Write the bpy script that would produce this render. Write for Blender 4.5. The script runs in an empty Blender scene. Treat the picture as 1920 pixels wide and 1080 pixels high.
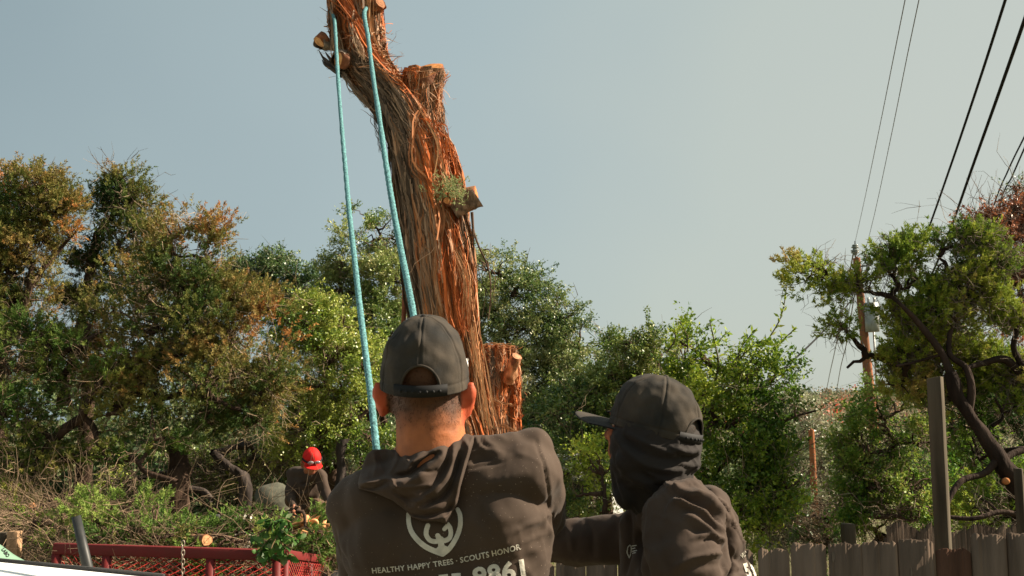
import bpy, bmesh, math, os
import numpy as np
from mathutils import Vector, Matrix
from mathutils.bvhtree import BVHTree

SC = bpy.context.scene
COL = SC.collection
R = math.radians
rng = np.random.default_rng(11)

# ------------------------------------------------------------ camera
F = 1884.0 / 1920.0
PITCH = R(7.56)
CAMZ = 1.60
cam_d = bpy.data.cameras.new('camera')
cam_d.sensor_width = 36.0
cam_d.lens = 36.0 * F
cam_d.clip_end = 3000.0
cam_d.clip_start = 0.05
cam_d.dof.use_dof = True
cam_d.dof.focus_distance = 3.6
cam_d.dof.aperture_fstop = 16.0
cam = bpy.data.objects.new('camera', cam_d)
COL.objects.link(cam)
cam.location = (0, 0, CAMZ)
cam.rotation_euler = (R(90) + PITCH, 0, 0)
SC.camera = cam

# ------------------------------------------------------------ sky and sun
SUN = Vector((0.80, 0.10, 0.58)).normalized()        # towards the sun
world = bpy.data.worlds.new('World')
SC.world = world
world.use_nodes = True
wn, wl = world.node_tree.nodes, world.node_tree.links
wn.clear()
w_out = wn.new('ShaderNodeOutputWorld')
w_bg = wn.new('ShaderNodeBackground')
w_sky = wn.new('ShaderNodeTexSky')
w_sky.sky_type = 'NISHITA'
w_sky.sun_disc = False
w_sky.sun_elevation = math.asin(SUN.z)
w_sky.sun_rotation = math.atan2(SUN.x, SUN.y)
w_sky.air_density = 1.0
w_sky.dust_density = 3.0
w_sky.ozone_density = 1.0
w_bg.inputs['Strength'].default_value = 0.05
# thin high haze over the blue: greyish veil, warmer and paler towards the horizon and the sun
tc = wn.new('ShaderNodeTexCoord')
sep = wn.new('ShaderNodeSeparateXYZ')
wl.new(tc.outputs['Generated'], sep.inputs[0])
nz = wn.new('ShaderNodeTexNoise'); nz.inputs['Scale'].default_value = 2.2; nz.inputs['Detail'].default_value = 3.0
wl.new(tc.outputs['Generated'], nz.inputs['Vector'])
m1 = wn.new('ShaderNodeMath'); m1.operation = 'MULTIPLY_ADD'; m1.inputs[1].default_value = 0.95; m1.inputs[2].default_value = 0.44
wl.new(sep.outputs['X'], m1.inputs[0])
m2 = wn.new('ShaderNodeMath'); m2.operation = 'MULTIPLY_ADD'; m2.inputs[1].default_value = -0.42
wl.new(sep.outputs['Z'], m2.inputs[0]); wl.new(m1.outputs[0], m2.inputs[2])
m3 = wn.new('ShaderNodeMath'); m3.operation = 'MULTIPLY_ADD'; m3.inputs[1].default_value = 0.42
wl.new(nz.outputs['Fac'], m3.inputs[0]); wl.new(m2.outputs[0], m3.inputs[2])
rp = wn.new('ShaderNodeValToRGB')
els = rp.color_ramp.elements
els[0].position = 0.05; els[0].color = (2.48, 3.18, 3.36, 1)
els[1].position = 1.0; els[1].color = (4.55, 4.85, 4.3, 1)
e = els.new(0.45); e.color = (3.4, 4.15, 4.2, 1)
e = els.new(0.72); e.color = (4.3, 4.75, 4.3, 1)
wl.new(m3.outputs[0], rp.inputs[0])
wm = wn.new('ShaderNodeMixRGB'); wm.inputs[0].default_value = 0.88
wl.new(w_sky.outputs[0], wm.inputs[1]); wl.new(rp.outputs[0], wm.inputs[2])
wl.new(wm.outputs[0], w_bg.inputs['Color'])
wl.new(w_bg.outputs[0], w_out.inputs[0])

sun_d = bpy.data.lights.new('sun', 'SUN')
sun_d.energy = 5.0
sun_d.angle = R(0.6)
sun_d.color = (1.0, 0.86, 0.68)
sun = bpy.data.objects.new('sun', sun_d)
COL.objects.link(sun)
sun.rotation_euler = SUN.to_track_quat('Z', 'Y').to_euler()
sun.location = (10, 0, 20)

SC.view_settings.view_transform = 'Standard'
SC.view_settings.look = 'None'
SC.view_settings.exposure = 1.35
SC.view_settings.gamma = 1.0
SC.view_settings.use_curve_mapping = False
SC.cycles.max_bounces = 6
SC.cycles.diffuse_bounces = 3
SC.cycles.transparent_max_bounces = 8

# ------------------------------------------------------------ helpers
CP, SP = math.cos(PITCH), math.sin(PITCH)

def U(px, py, Y):
    """world point seen at photo pixel (px, py) at the distance Y down the view axis of the site"""
    u, v = (px - 960.0) / 1884.0, (540.0 - py) / 1884.0
    dy = CP - v * SP
    dz = SP + v * CP
    s = Y / dy
    return np.array([u * s, Y, CAMZ + dz * s])

def proj(P):
    P = np.asarray(P, float)
    x = P[..., 0]; y = P[..., 1]; z = P[..., 2] - CAMZ
    d = y * CP + z * SP
    h = z * CP - y * SP
    return 960 + 1884 * x / d, 540 - 1884 * h / d

def W(npx, Y):
    return npx * Y / 1884.0

class Noise:
    def __init__(s, seed, n=14):
        r = np.random.default_rng(seed)
        s.k = r.normal(size=(n, 3)); s.k /= np.linalg.norm(s.k, axis=1)[:, None]
        s.k *= r.uniform(0.6, 1.5, size=(n, 1))
        s.p = r.uniform(0, 6.283, n)
        s.n = n
    def __call__(s, P, f):
        P = np.asarray(P, float)
        return np.cos(P @ s.k.T * (f * 6.283) + s.p).sum(-1) / math.sqrt(s.n / 2.0)
NZ = [Noise(i) for i in range(8)]

def fbm(P, f, octs=3, i=0):
    a, t = 1.0, 0
    for o in range(octs):
        t = t + a * NZ[(i + o) % 8](P, f)
        a *= 0.5; f *= 2.1
    return t

def put(name, me, mat=None, parent=None, loc=None):
    o = bpy.data.objects.new(name, me)
    COL.objects.link(o)
    if mat is not None and len(me.materials) == 0:
        me.materials.append(mat)
    if parent is not None:
        o.parent = parent
        o.matrix_parent_inverse = Matrix.Identity(4)
        pl = wloc(parent)
        o.location = -pl if loc is None else Vector(loc) - pl
    elif loc is not None:
        o.location = loc
    return o

def wloc(o):
    v = Vector(o.location)
    while o.parent is not None:
        o = o.parent
        v += o.location
    return v

def mesh(name, V, Fc, mat=None, parent=None, col=None, smooth=False, link=True, loc=None):
    """V (n,3); Fc list of int arrays each (m,3) or (m,4)"""
    V = np.asarray(V, np.float32)
    if not isinstance(Fc, (list, tuple)):
        Fc = [Fc]
    Fc = [np.asarray(f, np.int32) for f in Fc if len(f)]
    me = bpy.data.meshes.new(name)
    me.vertices.add(len(V))
    me.vertices.foreach_set('co', V.ravel())
    idx = np.concatenate([f.ravel() for f in Fc])
    tot = np.concatenate([np.full(len(f), f.shape[1], np.int32) for f in Fc])
    st = np.concatenate([[0], np.cumsum(tot)[:-1]]).astype(np.int32)
    me.loops.add(len(idx)); me.loops.foreach_set('vertex_index', idx)
    me.polygons.add(len(tot)); me.polygons.foreach_set('loop_start', st); me.polygons.foreach_set('loop_total', tot)
    if smooth:
        me.polygons.foreach_set('use_smooth', np.ones(len(tot), bool))
    if col is not None:
        a = me.attributes.new('Col', 'FLOAT_COLOR', 'POINT')
        c = np.ones((len(V), 4), np.float32); c[:, :3] = col
        a.data.foreach_set('color', c.ravel())
    me.update(calc_edges=True)
    if mat is not None:
        me.materials.append(mat)
    if not link:
        return me
    return put(name, me, None, parent, loc)

class Acc:
    """collects geometry for one mesh"""
    def __init__(s): s.v = []; s.f3 = []; s.f4 = []; s.c = []; s.n = 0
    def add(s, V, F, col=None):
        V = np.asarray(V, float).reshape(-1, 3)
        F = np.asarray(F, int)
        if len(V) == 0: return
        s.v.append(V)
        (s.f3 if F.shape[1] == 3 else s.f4).append(F + s.n)
        c = np.empty((len(V), 3)); c[:] = (0.5, 0.5, 0.5) if col is None else col
        s.c.append(c); s.n += len(V)
    def box(s, c, size, rot=None, col=None):
        q = np.array([[x, y, z] for z in (-.5, .5) for y in (-.5, .5) for x in (-.5, .5)]) * np.array(size)
        if rot is not None: q = q @ np.asarray(rot, float).T
        s.add(q + np.array(c), [[0,2,3,1],[4,5,7,6],[0,1,5,4],[2,6,7,3],[0,4,6,2],[1,3,7,5]], col)
    def bar(s, a, b, w, h, up=(0, 0, 1), col=None):
        a = np.array(a, float); b = np.array(b, float)
        d = b - a; L = np.linalg.norm(d); d /= L
        sd = np.cross(d, up); sd /= np.linalg.norm(sd); u2 = np.cross(sd, d)
        s.box((a + b) / 2, (L, w, h), np.stack([d, sd, u2], 1), col)
    def build(s, name, mat=None, parent=None, smooth=False, color=True, loc=None):
        Fc = []
        if s.f3: Fc.append(np.concatenate(s.f3))
        if s.f4: Fc.append(np.concatenate(s.f4))
        return mesh(name, np.concatenate(s.v), Fc, mat, parent, np.concatenate(s.c) if color else None, smooth, loc=loc)

def tubes(Pn, Rn, S=5, cap=True):
    """Pn (N,K,3) radii (N,K) -> verts, quads"""
    Pn = np.asarray(Pn, float); Rn = np.asarray(Rn, float)
    N, K, _ = Pn.shape
    T = np.gradient(Pn, axis=1)
    T /= np.linalg.norm(T, axis=2, keepdims=True) + 1e-9
    ref = np.zeros((N, 1, 3)); mT = T.mean(1)
    ax = np.abs(mT).argmin(1); ref[np.arange(N), 0, ax] = 1
    A = np.cross(T, ref); A /= np.linalg.norm(A, axis=2, keepdims=True) + 1e-9
    B = np.cross(T, A)
    an = np.arange(S) * 2 * math.pi / S
    V = Pn[:, :, None] + Rn[:, :, None, None] * (A[:, :, None] * np.cos(an)[:, None] + B[:, :, None] * np.sin(an)[:, None])
    V = V.reshape(-1, 3)
    n = np.arange(N)[:, None, None] * K * S
    k = np.arange(K - 1)[None, :, None] * S
    s0 = np.arange(S)[None, None, :]; s1 = (s0 + 1) % S
    Q = np.stack([n + k + s0, n + k + s1, n + k + S + s1, n + k + S + s0], -1).reshape(-1, 4)
    return V, Q

def smooth_line(pts, n):
    """Catmull-Rom resample of (m,d) points to n"""
    pts = np.asarray(pts, float)
    m = len(pts)
    if m == 2:
        t = np.linspace(0, 1, n)[:, None]
        return pts[0] * (1 - t) + pts[1] * t
    P = np.vstack([2 * pts[0] - pts[1], pts, 2 * pts[-1] - pts[-2]])
    t = np.linspace(0, m - 1 - 1e-6, n); i = t.astype(int); u = (t - i)[:, None]
    p0, p1, p2, p3 = P[i], P[i + 1], P[i + 2], P[i + 3]
    return 0.5 * ((2 * p1) + (-p0 + p2) * u + (2 * p0 - 5 * p1 + 4 * p2 - p3) * u**2 + (-p0 + 3 * p1 - 3 * p2 + p3) * u**3)

def line_tube(pts, rad, n=24, S=8, caps=True):
    """pts (m,3), rad scalar or (m,) -> V, Q (+ end cap faces as extra list)"""
    pts = np.asarray(pts, float); rad = np.broadcast_to(np.asarray(rad, float), (len(pts),))
    L = smooth_line(np.hstack([pts, rad[:, None]]), n)
    return tubes(L[None, :, :3], np.maximum(L[None, :, 3], 1e-4), S)

def empty(name, loc=(0, 0, 0)):
    o = bpy.data.objects.new(name, None)
    o.empty_display_size = 0.1
    COL.objects.link(o)
    o.location = Vector([float(x) for x in loc])
    return o

def tag(o, label=None, cat=None, group=None, kind=None):
    if label: o['label'] = label
    if cat: o['category'] = cat
    if group: o['group'] = group
    if kind: o['kind'] = kind
    return o

def copy_tree(o, parent=None):
    c = o.copy(); COL.objects.link(c)
    c.parent = parent
    for ch in list(o.children):
        copy_tree(ch, c)
    return c

# ------------------------------------------------------------ materials
def M(name, color=(0.5, 0.5, 0.5), rough=0.8, spec=0.5, metal=0.0, attr=False, noise=None, bump=None,
      stretch=None, trans=0.0, sss=0.0, sheen=0.0, coat=0.0, mix=None, rand=0.0, coord='Object'):
    m = bpy.data.materials.new(name); m.use_nodes = True
    n, l = m.node_tree.nodes, m.node_tree.links
    b = n['Principled BSDF']; out = n['Material Output']
    b.inputs['Base Color'].default_value = (*color, 1)
    b.inputs['Roughness'].default_value = rough
    b.inputs['Specular IOR Level'].default_value = spec
    b.inputs['Metallic'].default_value = metal
    b.inputs['Sheen Weight'].default_value = sheen
    b.inputs['Coat Weight'].default_value = coat
    if sss:
        b.inputs['Subsurface Weight'].default_value = sss
        b.inputs['Subsurface Radius'].default_value = (1.0, 0.25, 0.12)
        b.inputs['Subsurface Scale'].default_value = 0.02
    tcn = n.new('ShaderNodeTexCoord')
    mp = n.new('ShaderNodeMapping')
    l.new(tcn.outputs[coord], mp.inputs['Vector'])
    if stretch: mp.inputs['Scale'].default_value = stretch
    src = None
    if attr:
        a = n.new('ShaderNodeAttribute'); a.attribute_name = 'Col'; src = a.outputs['Color']
    if noise:                                   # (scale, strength, detail[, colour2])
        t = n.new('ShaderNodeTexNoise'); t.inputs['Scale'].default_value = noise[0]; t.inputs['Detail'].default_value = noise[2]
        l.new(mp.outputs[0], t.inputs['Vector'])
        cr = n.new('ShaderNodeMapRange'); cr.inputs[1].default_value = 0.3; cr.inputs[2].default_value = 0.7
        l.new(t.outputs['Fac'], cr.inputs[0])
        mx = n.new('ShaderNodeMixRGB'); mx.blend_type = 'MIX' if len(noise) > 3 else 'MULTIPLY'
        if len(noise) > 3:
            l.new(cr.outputs[0], mx.inputs[0])
            mm = n.new('ShaderNodeMath'); mm.operation = 'MULTIPLY'; mm.inputs[1].default_value = noise[1]
            l.new(cr.outputs[0], mm.inputs[0]); l.new(mm.outputs[0], mx.inputs[0])
            mx.inputs[2].default_value = (*noise[3], 1)
        else:
            mx.inputs[0].default_value = 1.0
            cr.inputs[3].default_value = 1 - noise[1]; cr.inputs[4].default_value = 1 + noise[1]
            l.new(cr.outputs[0], mx.inputs[2])
        if src is not None: l.new(src, mx.inputs[1])
        else: mx.inputs[1].default_value = (*color, 1)
        src = mx.outputs[0]
    if rand:
        oi = n.new('ShaderNodeObjectInfo')
        mr = n.new('ShaderNodeMapRange'); mr.inputs[3].default_value = 1 - rand; mr.inputs[4].default_value = 1 + rand
        l.new(oi.outputs['Random'], mr.inputs[0])
        mx = n.new('ShaderNodeMixRGB'); mx.blend_type = 'MULTIPLY'; mx.inputs[0].default_value = 1
        if src is not None: l.new(src, mx.inputs[1])
        else: mx.inputs[1].default_value = (*color, 1)
        l.new(mr.outputs[0], mx.inputs[2]); src = mx.outputs[0]
    if src is not None: l.new(src, b.inputs['Base Color'])
    if bump:                                    # list of (scale, strength, distance, detail)
        prev = None
        for sc_, st_, di_, de_ in (bump if isinstance(bump, list) else [bump]):
            t = n.new('ShaderNodeTexNoise'); t.inputs['Scale'].default_value = sc_; t.inputs['Detail'].default_value = de_
            l.new(mp.outputs[0], t.inputs['Vector'])
            bp = n.new('ShaderNodeBump'); bp.inputs['Strength'].default_value = st_; bp.inputs['Distance'].default_value = di_
            l.new(t.outputs['Fac'], bp.inputs['Height'])
            if prev: l.new(prev, bp.inputs['Normal'])
            prev = bp.outputs[0]
        l.new(prev, b.inputs['Normal'])
    if trans:
        tr = n.new('ShaderNodeBsdfTranslucent')
        ms = n.new('ShaderNodeMixShader'); ms.inputs[0].default_value = trans
        if src is not None: l.new(src, tr.inputs['Color'])
        else: tr.inputs['Color'].default_value = (*color, 1)
        l.new(b.outputs[0], ms.inputs[1]); l.new(tr.outputs[0], ms.inputs[2])
        l.new(ms.outputs[0], out.inputs['Surface'])
    return m

MAT = {}
MAT['needle'] = M('juniper_needles', attr=True, rough=0.75, spec=0.25, trans=0.28)
MAT['leaf'] = M('oak_leaves', attr=True, rough=0.42, spec=0.55, trans=0.25)
MAT['soft_leaf'] = M('soft_leaves', attr=True, rough=0.5, spec=0.4, trans=0.42)
MAT['bark'] = M('dark_bark', attr=True, rough=0.95, spec=0.1, noise=(9, .45, 4), bump=(28, 1.0, .02, 5), stretch=(1, 1, .25))
MAT['twig'] = M('dry_twigs', attr=True, rough=0.9, spec=0.15)
# ------------------------------------------------------------ vegetation
def unit(v):
    return v / (np.linalg.norm(v, axis=-1, keepdims=True) + 1e-9)

def rdir(r, n):
    return unit(r.normal(size=(n, 3)))

def bez(a, b, sag, k, r, wob):
    """N curves from a to b (N,3) with upward/outward bulge sag and noise wobble -> (N,k,3)"""
    N = len(a)
    t = np.linspace(0, 1, k)[None, :, None]
    mid = (a + b) / 2 + sag
    P = (1 - t)**2 * a[:, None] + 2 * t * (1 - t) * mid[:, None] + t**2 * b[:, None]
    w = r.normal(size=(N, k, 3)) * wob * np.linalg.norm(b - a, axis=1)[:, None, None]
    w[:, 0] = 0; w[:, -1] = 0
    return P + w

def leaf_tris(base, d, L, wd, r):
    sd = unit(np.cross(d, rdir(r, len(d))))
    V = np.stack([base - sd * wd[:, None] * .5, base + sd * wd[:, None] * .5, base + d * L[:, None]], 1)
    return V.reshape(-1, 3), np.arange(len(base) * 3).reshape(-1, 3)

def leaf_quads(base, d, L, wd, r):
    sd = unit(np.cross(d, rdir(r, len(d)))); nn = np.cross(sd, d)
    mid = base + d * (L * .45)[:, None] + nn * (wd * .22)[:, None]
    V = np.stack([base, mid - sd * wd[:, None] * .5, base + d * L[:, None], mid + sd * wd[:, None] * .5], 1)
    return V.reshape(-1, 3), np.arange(len(base) * 4).reshape(-1, 4)

PB = 2.15
def palette(pal, key, r, jit=0.22):
    """pal list of (rgb); key in 0..1 -> colours (n,3) with jitter"""
    pal = np.array(pal, float) * PB; m = len(pal)
    x = np.clip(key, 0, .9999) * (m - 1); i = x.astype(int); u = (x - i)[:, None]
    c = pal[i] * (1 - u) + pal[i + 1] * u
    return c * (1 + r.uniform(-jit, jit, (len(c), 1))) * (1 + r.uniform(-.07, .07, c.shape))

JUN = [(.012, .026, .006), (.030, .050, .010), (.070, .074, .016), (.125, .092, .028), (.20, .088, .026)]
JUN_G = [(.014, .034, .007), (.044, .080, .011), (.105, .140, .017), (.165, .180, .028), (.170, .130, .04)]
OAK = [(.016, .038, .009), (.040, .066, .013), (.090, .108, .026), (.145, .150, .048), (.22, .20, .09)]
OAK_Y = [(.020, .045, .006), (.060, .095, .010), (.120, .150, .020), (.185, .200, .040), (.24, .23, .08)]
ELM = [(.026, .058, .006), (.072, .112, .010), (.150, .190, .018), (.23, .25, .035), (.28, .28, .09)]
RED = [(.06, .03, .018), (.14, .05, .025), (.22, .085, .04), (.28, .12, .05), (.10, .09, .03)]

def tree(name, label, cat, blobs, base, style='juniper', pal=JUN, seed=1, dens=1.0, leaf=1.0, gap=0.35,
         trunk_r=0.12, limbs=(), group=None, twigs=200, twig_col=(.20, .15, .10), bark=(.055, .035, .025),
         depth=1.0, fat=1.28, brown=0.0, tlen=1.0, gaps=(), cover=4.0, clump=1.0, wave=.55, trunk=None, up=.5):
    """blobs: (px, py, Y, rx_px, rz_px); base: (px, Y) at the ground; limbs: list of ([(px,py,Y),...], r0, r1) clearly seen limbs"""
    r = np.random.default_rng(seed)
    root = empty(name, (U(base[0], 900, base[1])[0], base[1], 0))
    tag(root, label, cat, group)
    BC = np.array([U(b[0], b[1], b[2]) for b in blobs])
    BR = np.array([[W(b[3], b[2]), (W(b[3], b[2]) + W(b[4], b[2])) * .5 * depth, W(b[4], b[2])] for b in blobs]) * fat
    Ym = np.mean([b[2] for b in blobs])
    # --- wood
    acc = Acc()
    g = np.array([root.location.x, root.location.y, -0.05])
    heart = BC[np.argsort(BC[:, 2])[:max(1, len(BC) // 3)]].mean(0)
    if trunk is None:
        top = heart * .6 + g * .4; top[2] = heart[2] * .65
        tp = np.stack([g, (g + top) / 2 + r.normal(size=3) * .12, top])
        trad = [trunk_r * 1.25, trunk_r, trunk_r * .8]
    else:
        tp = np.array([U(*q[:3]) for q in trunk]); trad = [q[3] for q in trunk]
    V, Q = line_tube(tp, trad, 40, 14)
    V = V + (NZ[3](V, 1.6) * .5 + NZ[2](V * np.array([1, 1, .35]), 9.0) * .28)[:, None] * (V - V.mean(0)) * 0 + unit(V - np.repeat(V.reshape(-1, 14, 3).mean(1), 14, 0)) * (trunk_r * (.10 * NZ[3](V, 1.8) + .07 * NZ[2](V * np.array([1, 1, .3]), 9.0)))[:, None]
    bark = np.array(bark)
    acc.add(V, Q, bark)
    hub = tp[-1]
    skel = [smooth_line(tp, 8)[3:]]
    srad = [np.full(5, trunk_r)]
    for pts, r0, r1 in limbs:
        P3 = np.array([U(*q) for q in pts])
        n = 5 * len(pts)
        V, Q = line_tube(P3, np.linspace(r0, r1, len(P3)), n, 7)
        V = V + (NZ[3](V, 2.0)[:, None] * r0 * .25)
        acc.add(V, Q, bark * r.uniform(.8, 1.3))
        skel.append(smooth_line(P3, n)); srad.append(np.linspace(r0, r1, n))
    order = np.argsort(np.linalg.norm(BC - hub, axis=1))
    for bi in order:
        c = BC[bi]
        S_ = np.concatenate(skel)
        cand = S_[(S_[:, 2] < c[2] + .2)]
        if len(cand) == 0: cand = S_
        dd = np.linalg.norm(cand - c, axis=1) + 0.4 * np.abs(cand[:, 2] - c[2])
        a = cand[dd.argmin()]
        if np.linalg.norm(a - c) < .15: continue
        k = 9
        L = np.linalg.norm(c - a)
        P = bez(a[None], c[None], np.array([[0, 0, .12 * L]]) + r.normal(size=(1, 3)) * .12 * L, k, r, .03)
        r0 = min(trunk_r * .55, .02 + .025 * L); rad = np.linspace(r0, r0 * .35, k)[None]
        V, Q = tubes(P, rad, 6); acc.add(V, Q, bark * r.uniform(.8, 1.25))
        skel.append(P[0]); srad.append(rad[0])
    SK = np.concatenate(skel)
    # --- clumps
    vol = BR[:, 0] * BR[:, 2]
    crad = (.20 if style == 'juniper' else .22) * clump
    nn = np.maximum(7, (dens * 3.1 * vol / (crad**2) * (2.0 if style == 'juniper' else 1.9))).astype(int)
    cl = []; od = []
    for i in range(len(BC)):
        d = rdir(r, nn[i]); rr = r.uniform(.25, 1.0, (nn[i], 1))**.45
        q = BC[i] + d * rr * BR[i]
        cl.append(q); od.append(d)
    cl = np.concatenate(cl); od = np.concatenate(od)
    cl += (NZ[1](cl, .45)[:, None] * od) * .12 * clump
    gn = NZ[seed % 8](cl + seed, .8 / max(.5, clump)) * .6 + NZ[(seed + 3) % 8](cl, 1.9) * .4
    keep = gn > np.quantile(gn, gap * .4)
    cl = cl[keep]; od = od[keep]
    kz = cl[:, 2] > .12
    if gaps:
        gx0, gy0 = proj(cl)
        for g0 in gaps: kz &= ~((gx0 > g0[0]) & (gx0 < g0[2]) & (gy0 > g0[1]) & (gy0 < g0[3]))
    cl = cl[kz]; od = od[kz]
    # branchlets to clumps
    d2 = ((cl[:, None] - SK[None])**2).sum(2) + np.maximum(0, SK[None, :, 2] - cl[:, None, 2])**2 * 2
    a = SK[d2.argmin(1)]
    P = bez(a, cl, r.normal(size=(len(cl), 3)) * .06 + np.array([0, 0, .05]), 6, r, .05)
    rad = np.linspace(.014, .004, 6)[None] * (Ym / 13)**.5 * r.uniform(.7, 1.3, (len(cl), 1))
    V, Q = tubes(P, rad, 4)
    acc.add(V, Q, np.repeat(bark * 1.25 * r.uniform(.7, 1.7, (len(cl), 1)), 24, 0))
    acc.build('trunk', MAT['bark'], root, smooth=True)
    # dry twigs
    if twigs:
        ta = P[r.integers(0, len(cl), twigs), r.integers(1, 5, twigs)]
        cen = BC[((ta[:, None] - BC[None])**2).sum(2).argmin(1)]
        dr = unit(rdir(r, twigs) + (cen - ta) * 1.2 + np.array([0, -.25, -.35]))
        tb = ta + dr * r.uniform(.2, .6, (twigs, 1)) * tlen
        T = bez(ta, tb, r.normal(size=(twigs, 3)) * .09, 5, r, .05)
        ts = (Ym / 13)
        tr = np.linspace(1, .35, 5)[None] * r.uniform(.0035, .0075, (twigs, 1)) * ts
        V, Q = tubes(T, tr, 3)
        tw = Acc(); tcv = np.repeat(np.array(twig_col) * r.uniform(.4, 1.5, (twigs, 1)), 15, 0)
        tw.add(V, Q, tcv)
        # forks of the dry twigs
        m = twigs * 2
        ii = r.integers(0, twigs, m); fa = T[ii, r.integers(1, 5, m)]
        fb = fa + unit(dr[ii] + rdir(r, m) * .7) * r.uniform(.1, .32, (m, 1)) * tlen
        T2 = bez(fa, fb, r.normal(size=(m, 3)) * .04, 3, r, .04)
        V, Q = tubes(T2, np.linspace(1, .4, 3)[None] * r.uniform(.0022, .0045, (m, 1)) * ts, 3)
        tw.add(V, Q, np.repeat(np.array(twig_col) * r.uniform(.4, 1.6, (m, 1)), 9, 0))
        o = tw.build('dry_twigs', MAT['twig'], root); o['kind'] = 'stuff'
    # --- foliage
    area_px = sum(math.pi * b[3] * b[4] for b in blobs) * 1.45
    if style == 'juniper':
        npl = 13
        N = len(cl) * npl
        c0 = np.repeat(cl, npl, 0); o0 = np.repeat(od, npl, 0)
        off = rdir(r, N) * r.uniform(.1, 1, (N, 1))**.6 * crad * np.array([1.15, 1.15, .75])
        b0 = c0 + off
        pd = unit(off / crad * .5 + o0 * .55 + np.array([0, 0, up]) + rdir(r, N) * .35)
        pl = r.uniform(.07, .17, N) * clump
        lw, ll = .0145 * leaf * (Ym / 13)**.6, .034 * leaf * (Ym / 13)**.5
        K = int(np.clip(cover * area_px / (.5 * lw * ll * (1884 / Ym)**2) / N, 7, 60))
        idx = np.repeat(np.arange(N), K); t = r.uniform(0, 1, N * K)
        D = pd[idx]
        rd = unit(np.cross(D, rdir(r, N * K)))
        w = (.030 * clump) * (1.0 - t * .85) * r.uniform(.1, 1, N * K)
        B = b0[idx] + D * (t * pl[idx])[:, None] + rd * w[:, None]
        ld = unit(D * .8 + rd * .75 + rdir(r, N * K) * .35)
        V, T3 = leaf_tris(B, ld, ll * r.uniform(.6, 1.3, N * K), np.full(N * K, lw) * r.uniform(.7, 1.4, N * K), r)
        key = .31 + .15 * NZ[5](b0, .5) + .10 * NZ[6](b0, 1.6) + r.normal(size=N) * .09 + brown * (.5 + .5 * NZ[2](b0, .35))
        key = key[idx] + t * .12
        colr = np.repeat(palette(pal, key, r), 3, 0)
        o = mesh('crown', V, T3, MAT['needle'], root, colr)
    else:
        lsz = .040 * leaf
        per = np.pi * lsz * lsz * .5 * .25
        N = len(cl)
        K = int(np.clip(cover * area_px / (lsz * lsz * .5 * .5 * (1884 / Ym)**2) / N, 10, 400))
        nt = 8
        M_ = N * nt
        tdir = unit(np.repeat(od, nt, 0) * .5 + rdir(r, M_) + np.array([0, 0, .35]))
        ta = np.repeat(cl, nt, 0) + rdir(r, M_) * .05
        tl = r.uniform(.12, .34, M_) * clump
        kk = max(2, K // nt)
        idx = np.repeat(np.arange(M_), kk); t = r.uniform(.05, 1, M_ * kk)
        sp = .055 * clump * r.uniform(.0, 1, M_ * kk)**.7
        B = ta[idx] + tdir[idx] * (tl[idx] * t)[:, None] + rdir(r, M_ * kk) * sp[:, None] + np.array([0, 0, -1]) * (t**2 * tl[idx] * .1)[:, None]
        ld = unit(tdir[idx] * .6 + rdir(r, M_ * kk))
        L = lsz * r.uniform(.6, 1.35, M_ * kk)
        V, Q4 = leaf_quads(B, ld, L, L * r.uniform(.38, .6, M_ * kk), r)
        key = .42 + .12 * NZ[5](ta, .45) + .10 * NZ[6](ta, 1.4) + r.normal(size=M_) * .08 + brown * .3
        key = key[idx] + r.normal(size=M_ * kk) * .14
        colr = np.repeat(palette(pal, key, r), 4, 0)
        o = mesh('crown', V, Q4, MAT['leaf' if style == 'oak' else 'soft_leaf'], root, colr)
    return root

STATS = []
# ------------------------------------------------------------ ground, hill, far wood
def ground_h(x, y):
    h = 0.10 * np.sin(x * .7 + 1) * np.sin(y * .55) + .05 * np.sin(x * 2.1 + y * 1.7)
    return h * np.clip((y - 3) / 5, 0, 1)

gx = np.concatenate([np.linspace(-700, -30, 24), np.linspace(-29, 29, 150), np.linspace(30, 700, 24)])
gy = np.concatenate([np.linspace(-300, -8, 12), np.linspace(-7, 45, 150), np.linspace(48, 1200, 30)])
GX, GY = np.meshgrid(gx, gy)
GZ = ground_h(GX, GY) * (np.abs(GX) < 60) * (GY < 60)
V = np.stack([GX, GY, GZ], -1).reshape(-1, 3)
nx, ny = len(gx), len(gy)
i = np.arange(nx - 1)[None] + np.arange(ny - 1)[:, None] * nx
Q = np.stack([i, i + 1, i + 1 + nx, i + nx], -1).reshape(-1, 4)
MAT['ground'] = M('dry_ground', (.16, .135, .085), rough=1, spec=.1, noise=(.9, .7, 8, (.085, .10, .035)), bump=[(6, .8, .05, 6), (40, .6, .01, 4)])
o = mesh('ground', V, Q, MAT['ground'], smooth=True); tag(o, kind='structure')

def hill_h(x, y):
    ridge = np.where(x > 60, 6.0 + .09 * np.minimum(x - 60, 90), 6.0 - .035 * np.minimum(60 - x, 130))
    t = np.clip((y - 75) / 115, 0, 1)
    return -0.4 + ridge * t * t * (3 - 2 * t) + .7 * np.sin(x * .06) * t + .5 * np.sin(x * .17 + y * .1) * t
hx = np.linspace(-420, 480, 130); hy = np.linspace(60, 420, 60)
GX, GY = np.meshgrid(hx, hy); GZ = hill_h(GX, GY)
V = np.stack([GX, GY, GZ], -1).reshape(-1, 3); nx, ny = len(hx), len(hy)
i = np.arange(nx - 1)[None] + np.arange(ny - 1)[:, None] * nx
Q = np.stack([i, i + 1, i + 1 + nx, i + nx], -1).reshape(-1, 4)
MAT['hill'] = M('hill_soil', (.12, .10, .06), rough=1, spec=.05, noise=(.12, .8, 5, (.06, .07, .03)))
o = mesh('hill', V, Q, MAT['hill'], smooth=True); tag(o, kind='structure')

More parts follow.
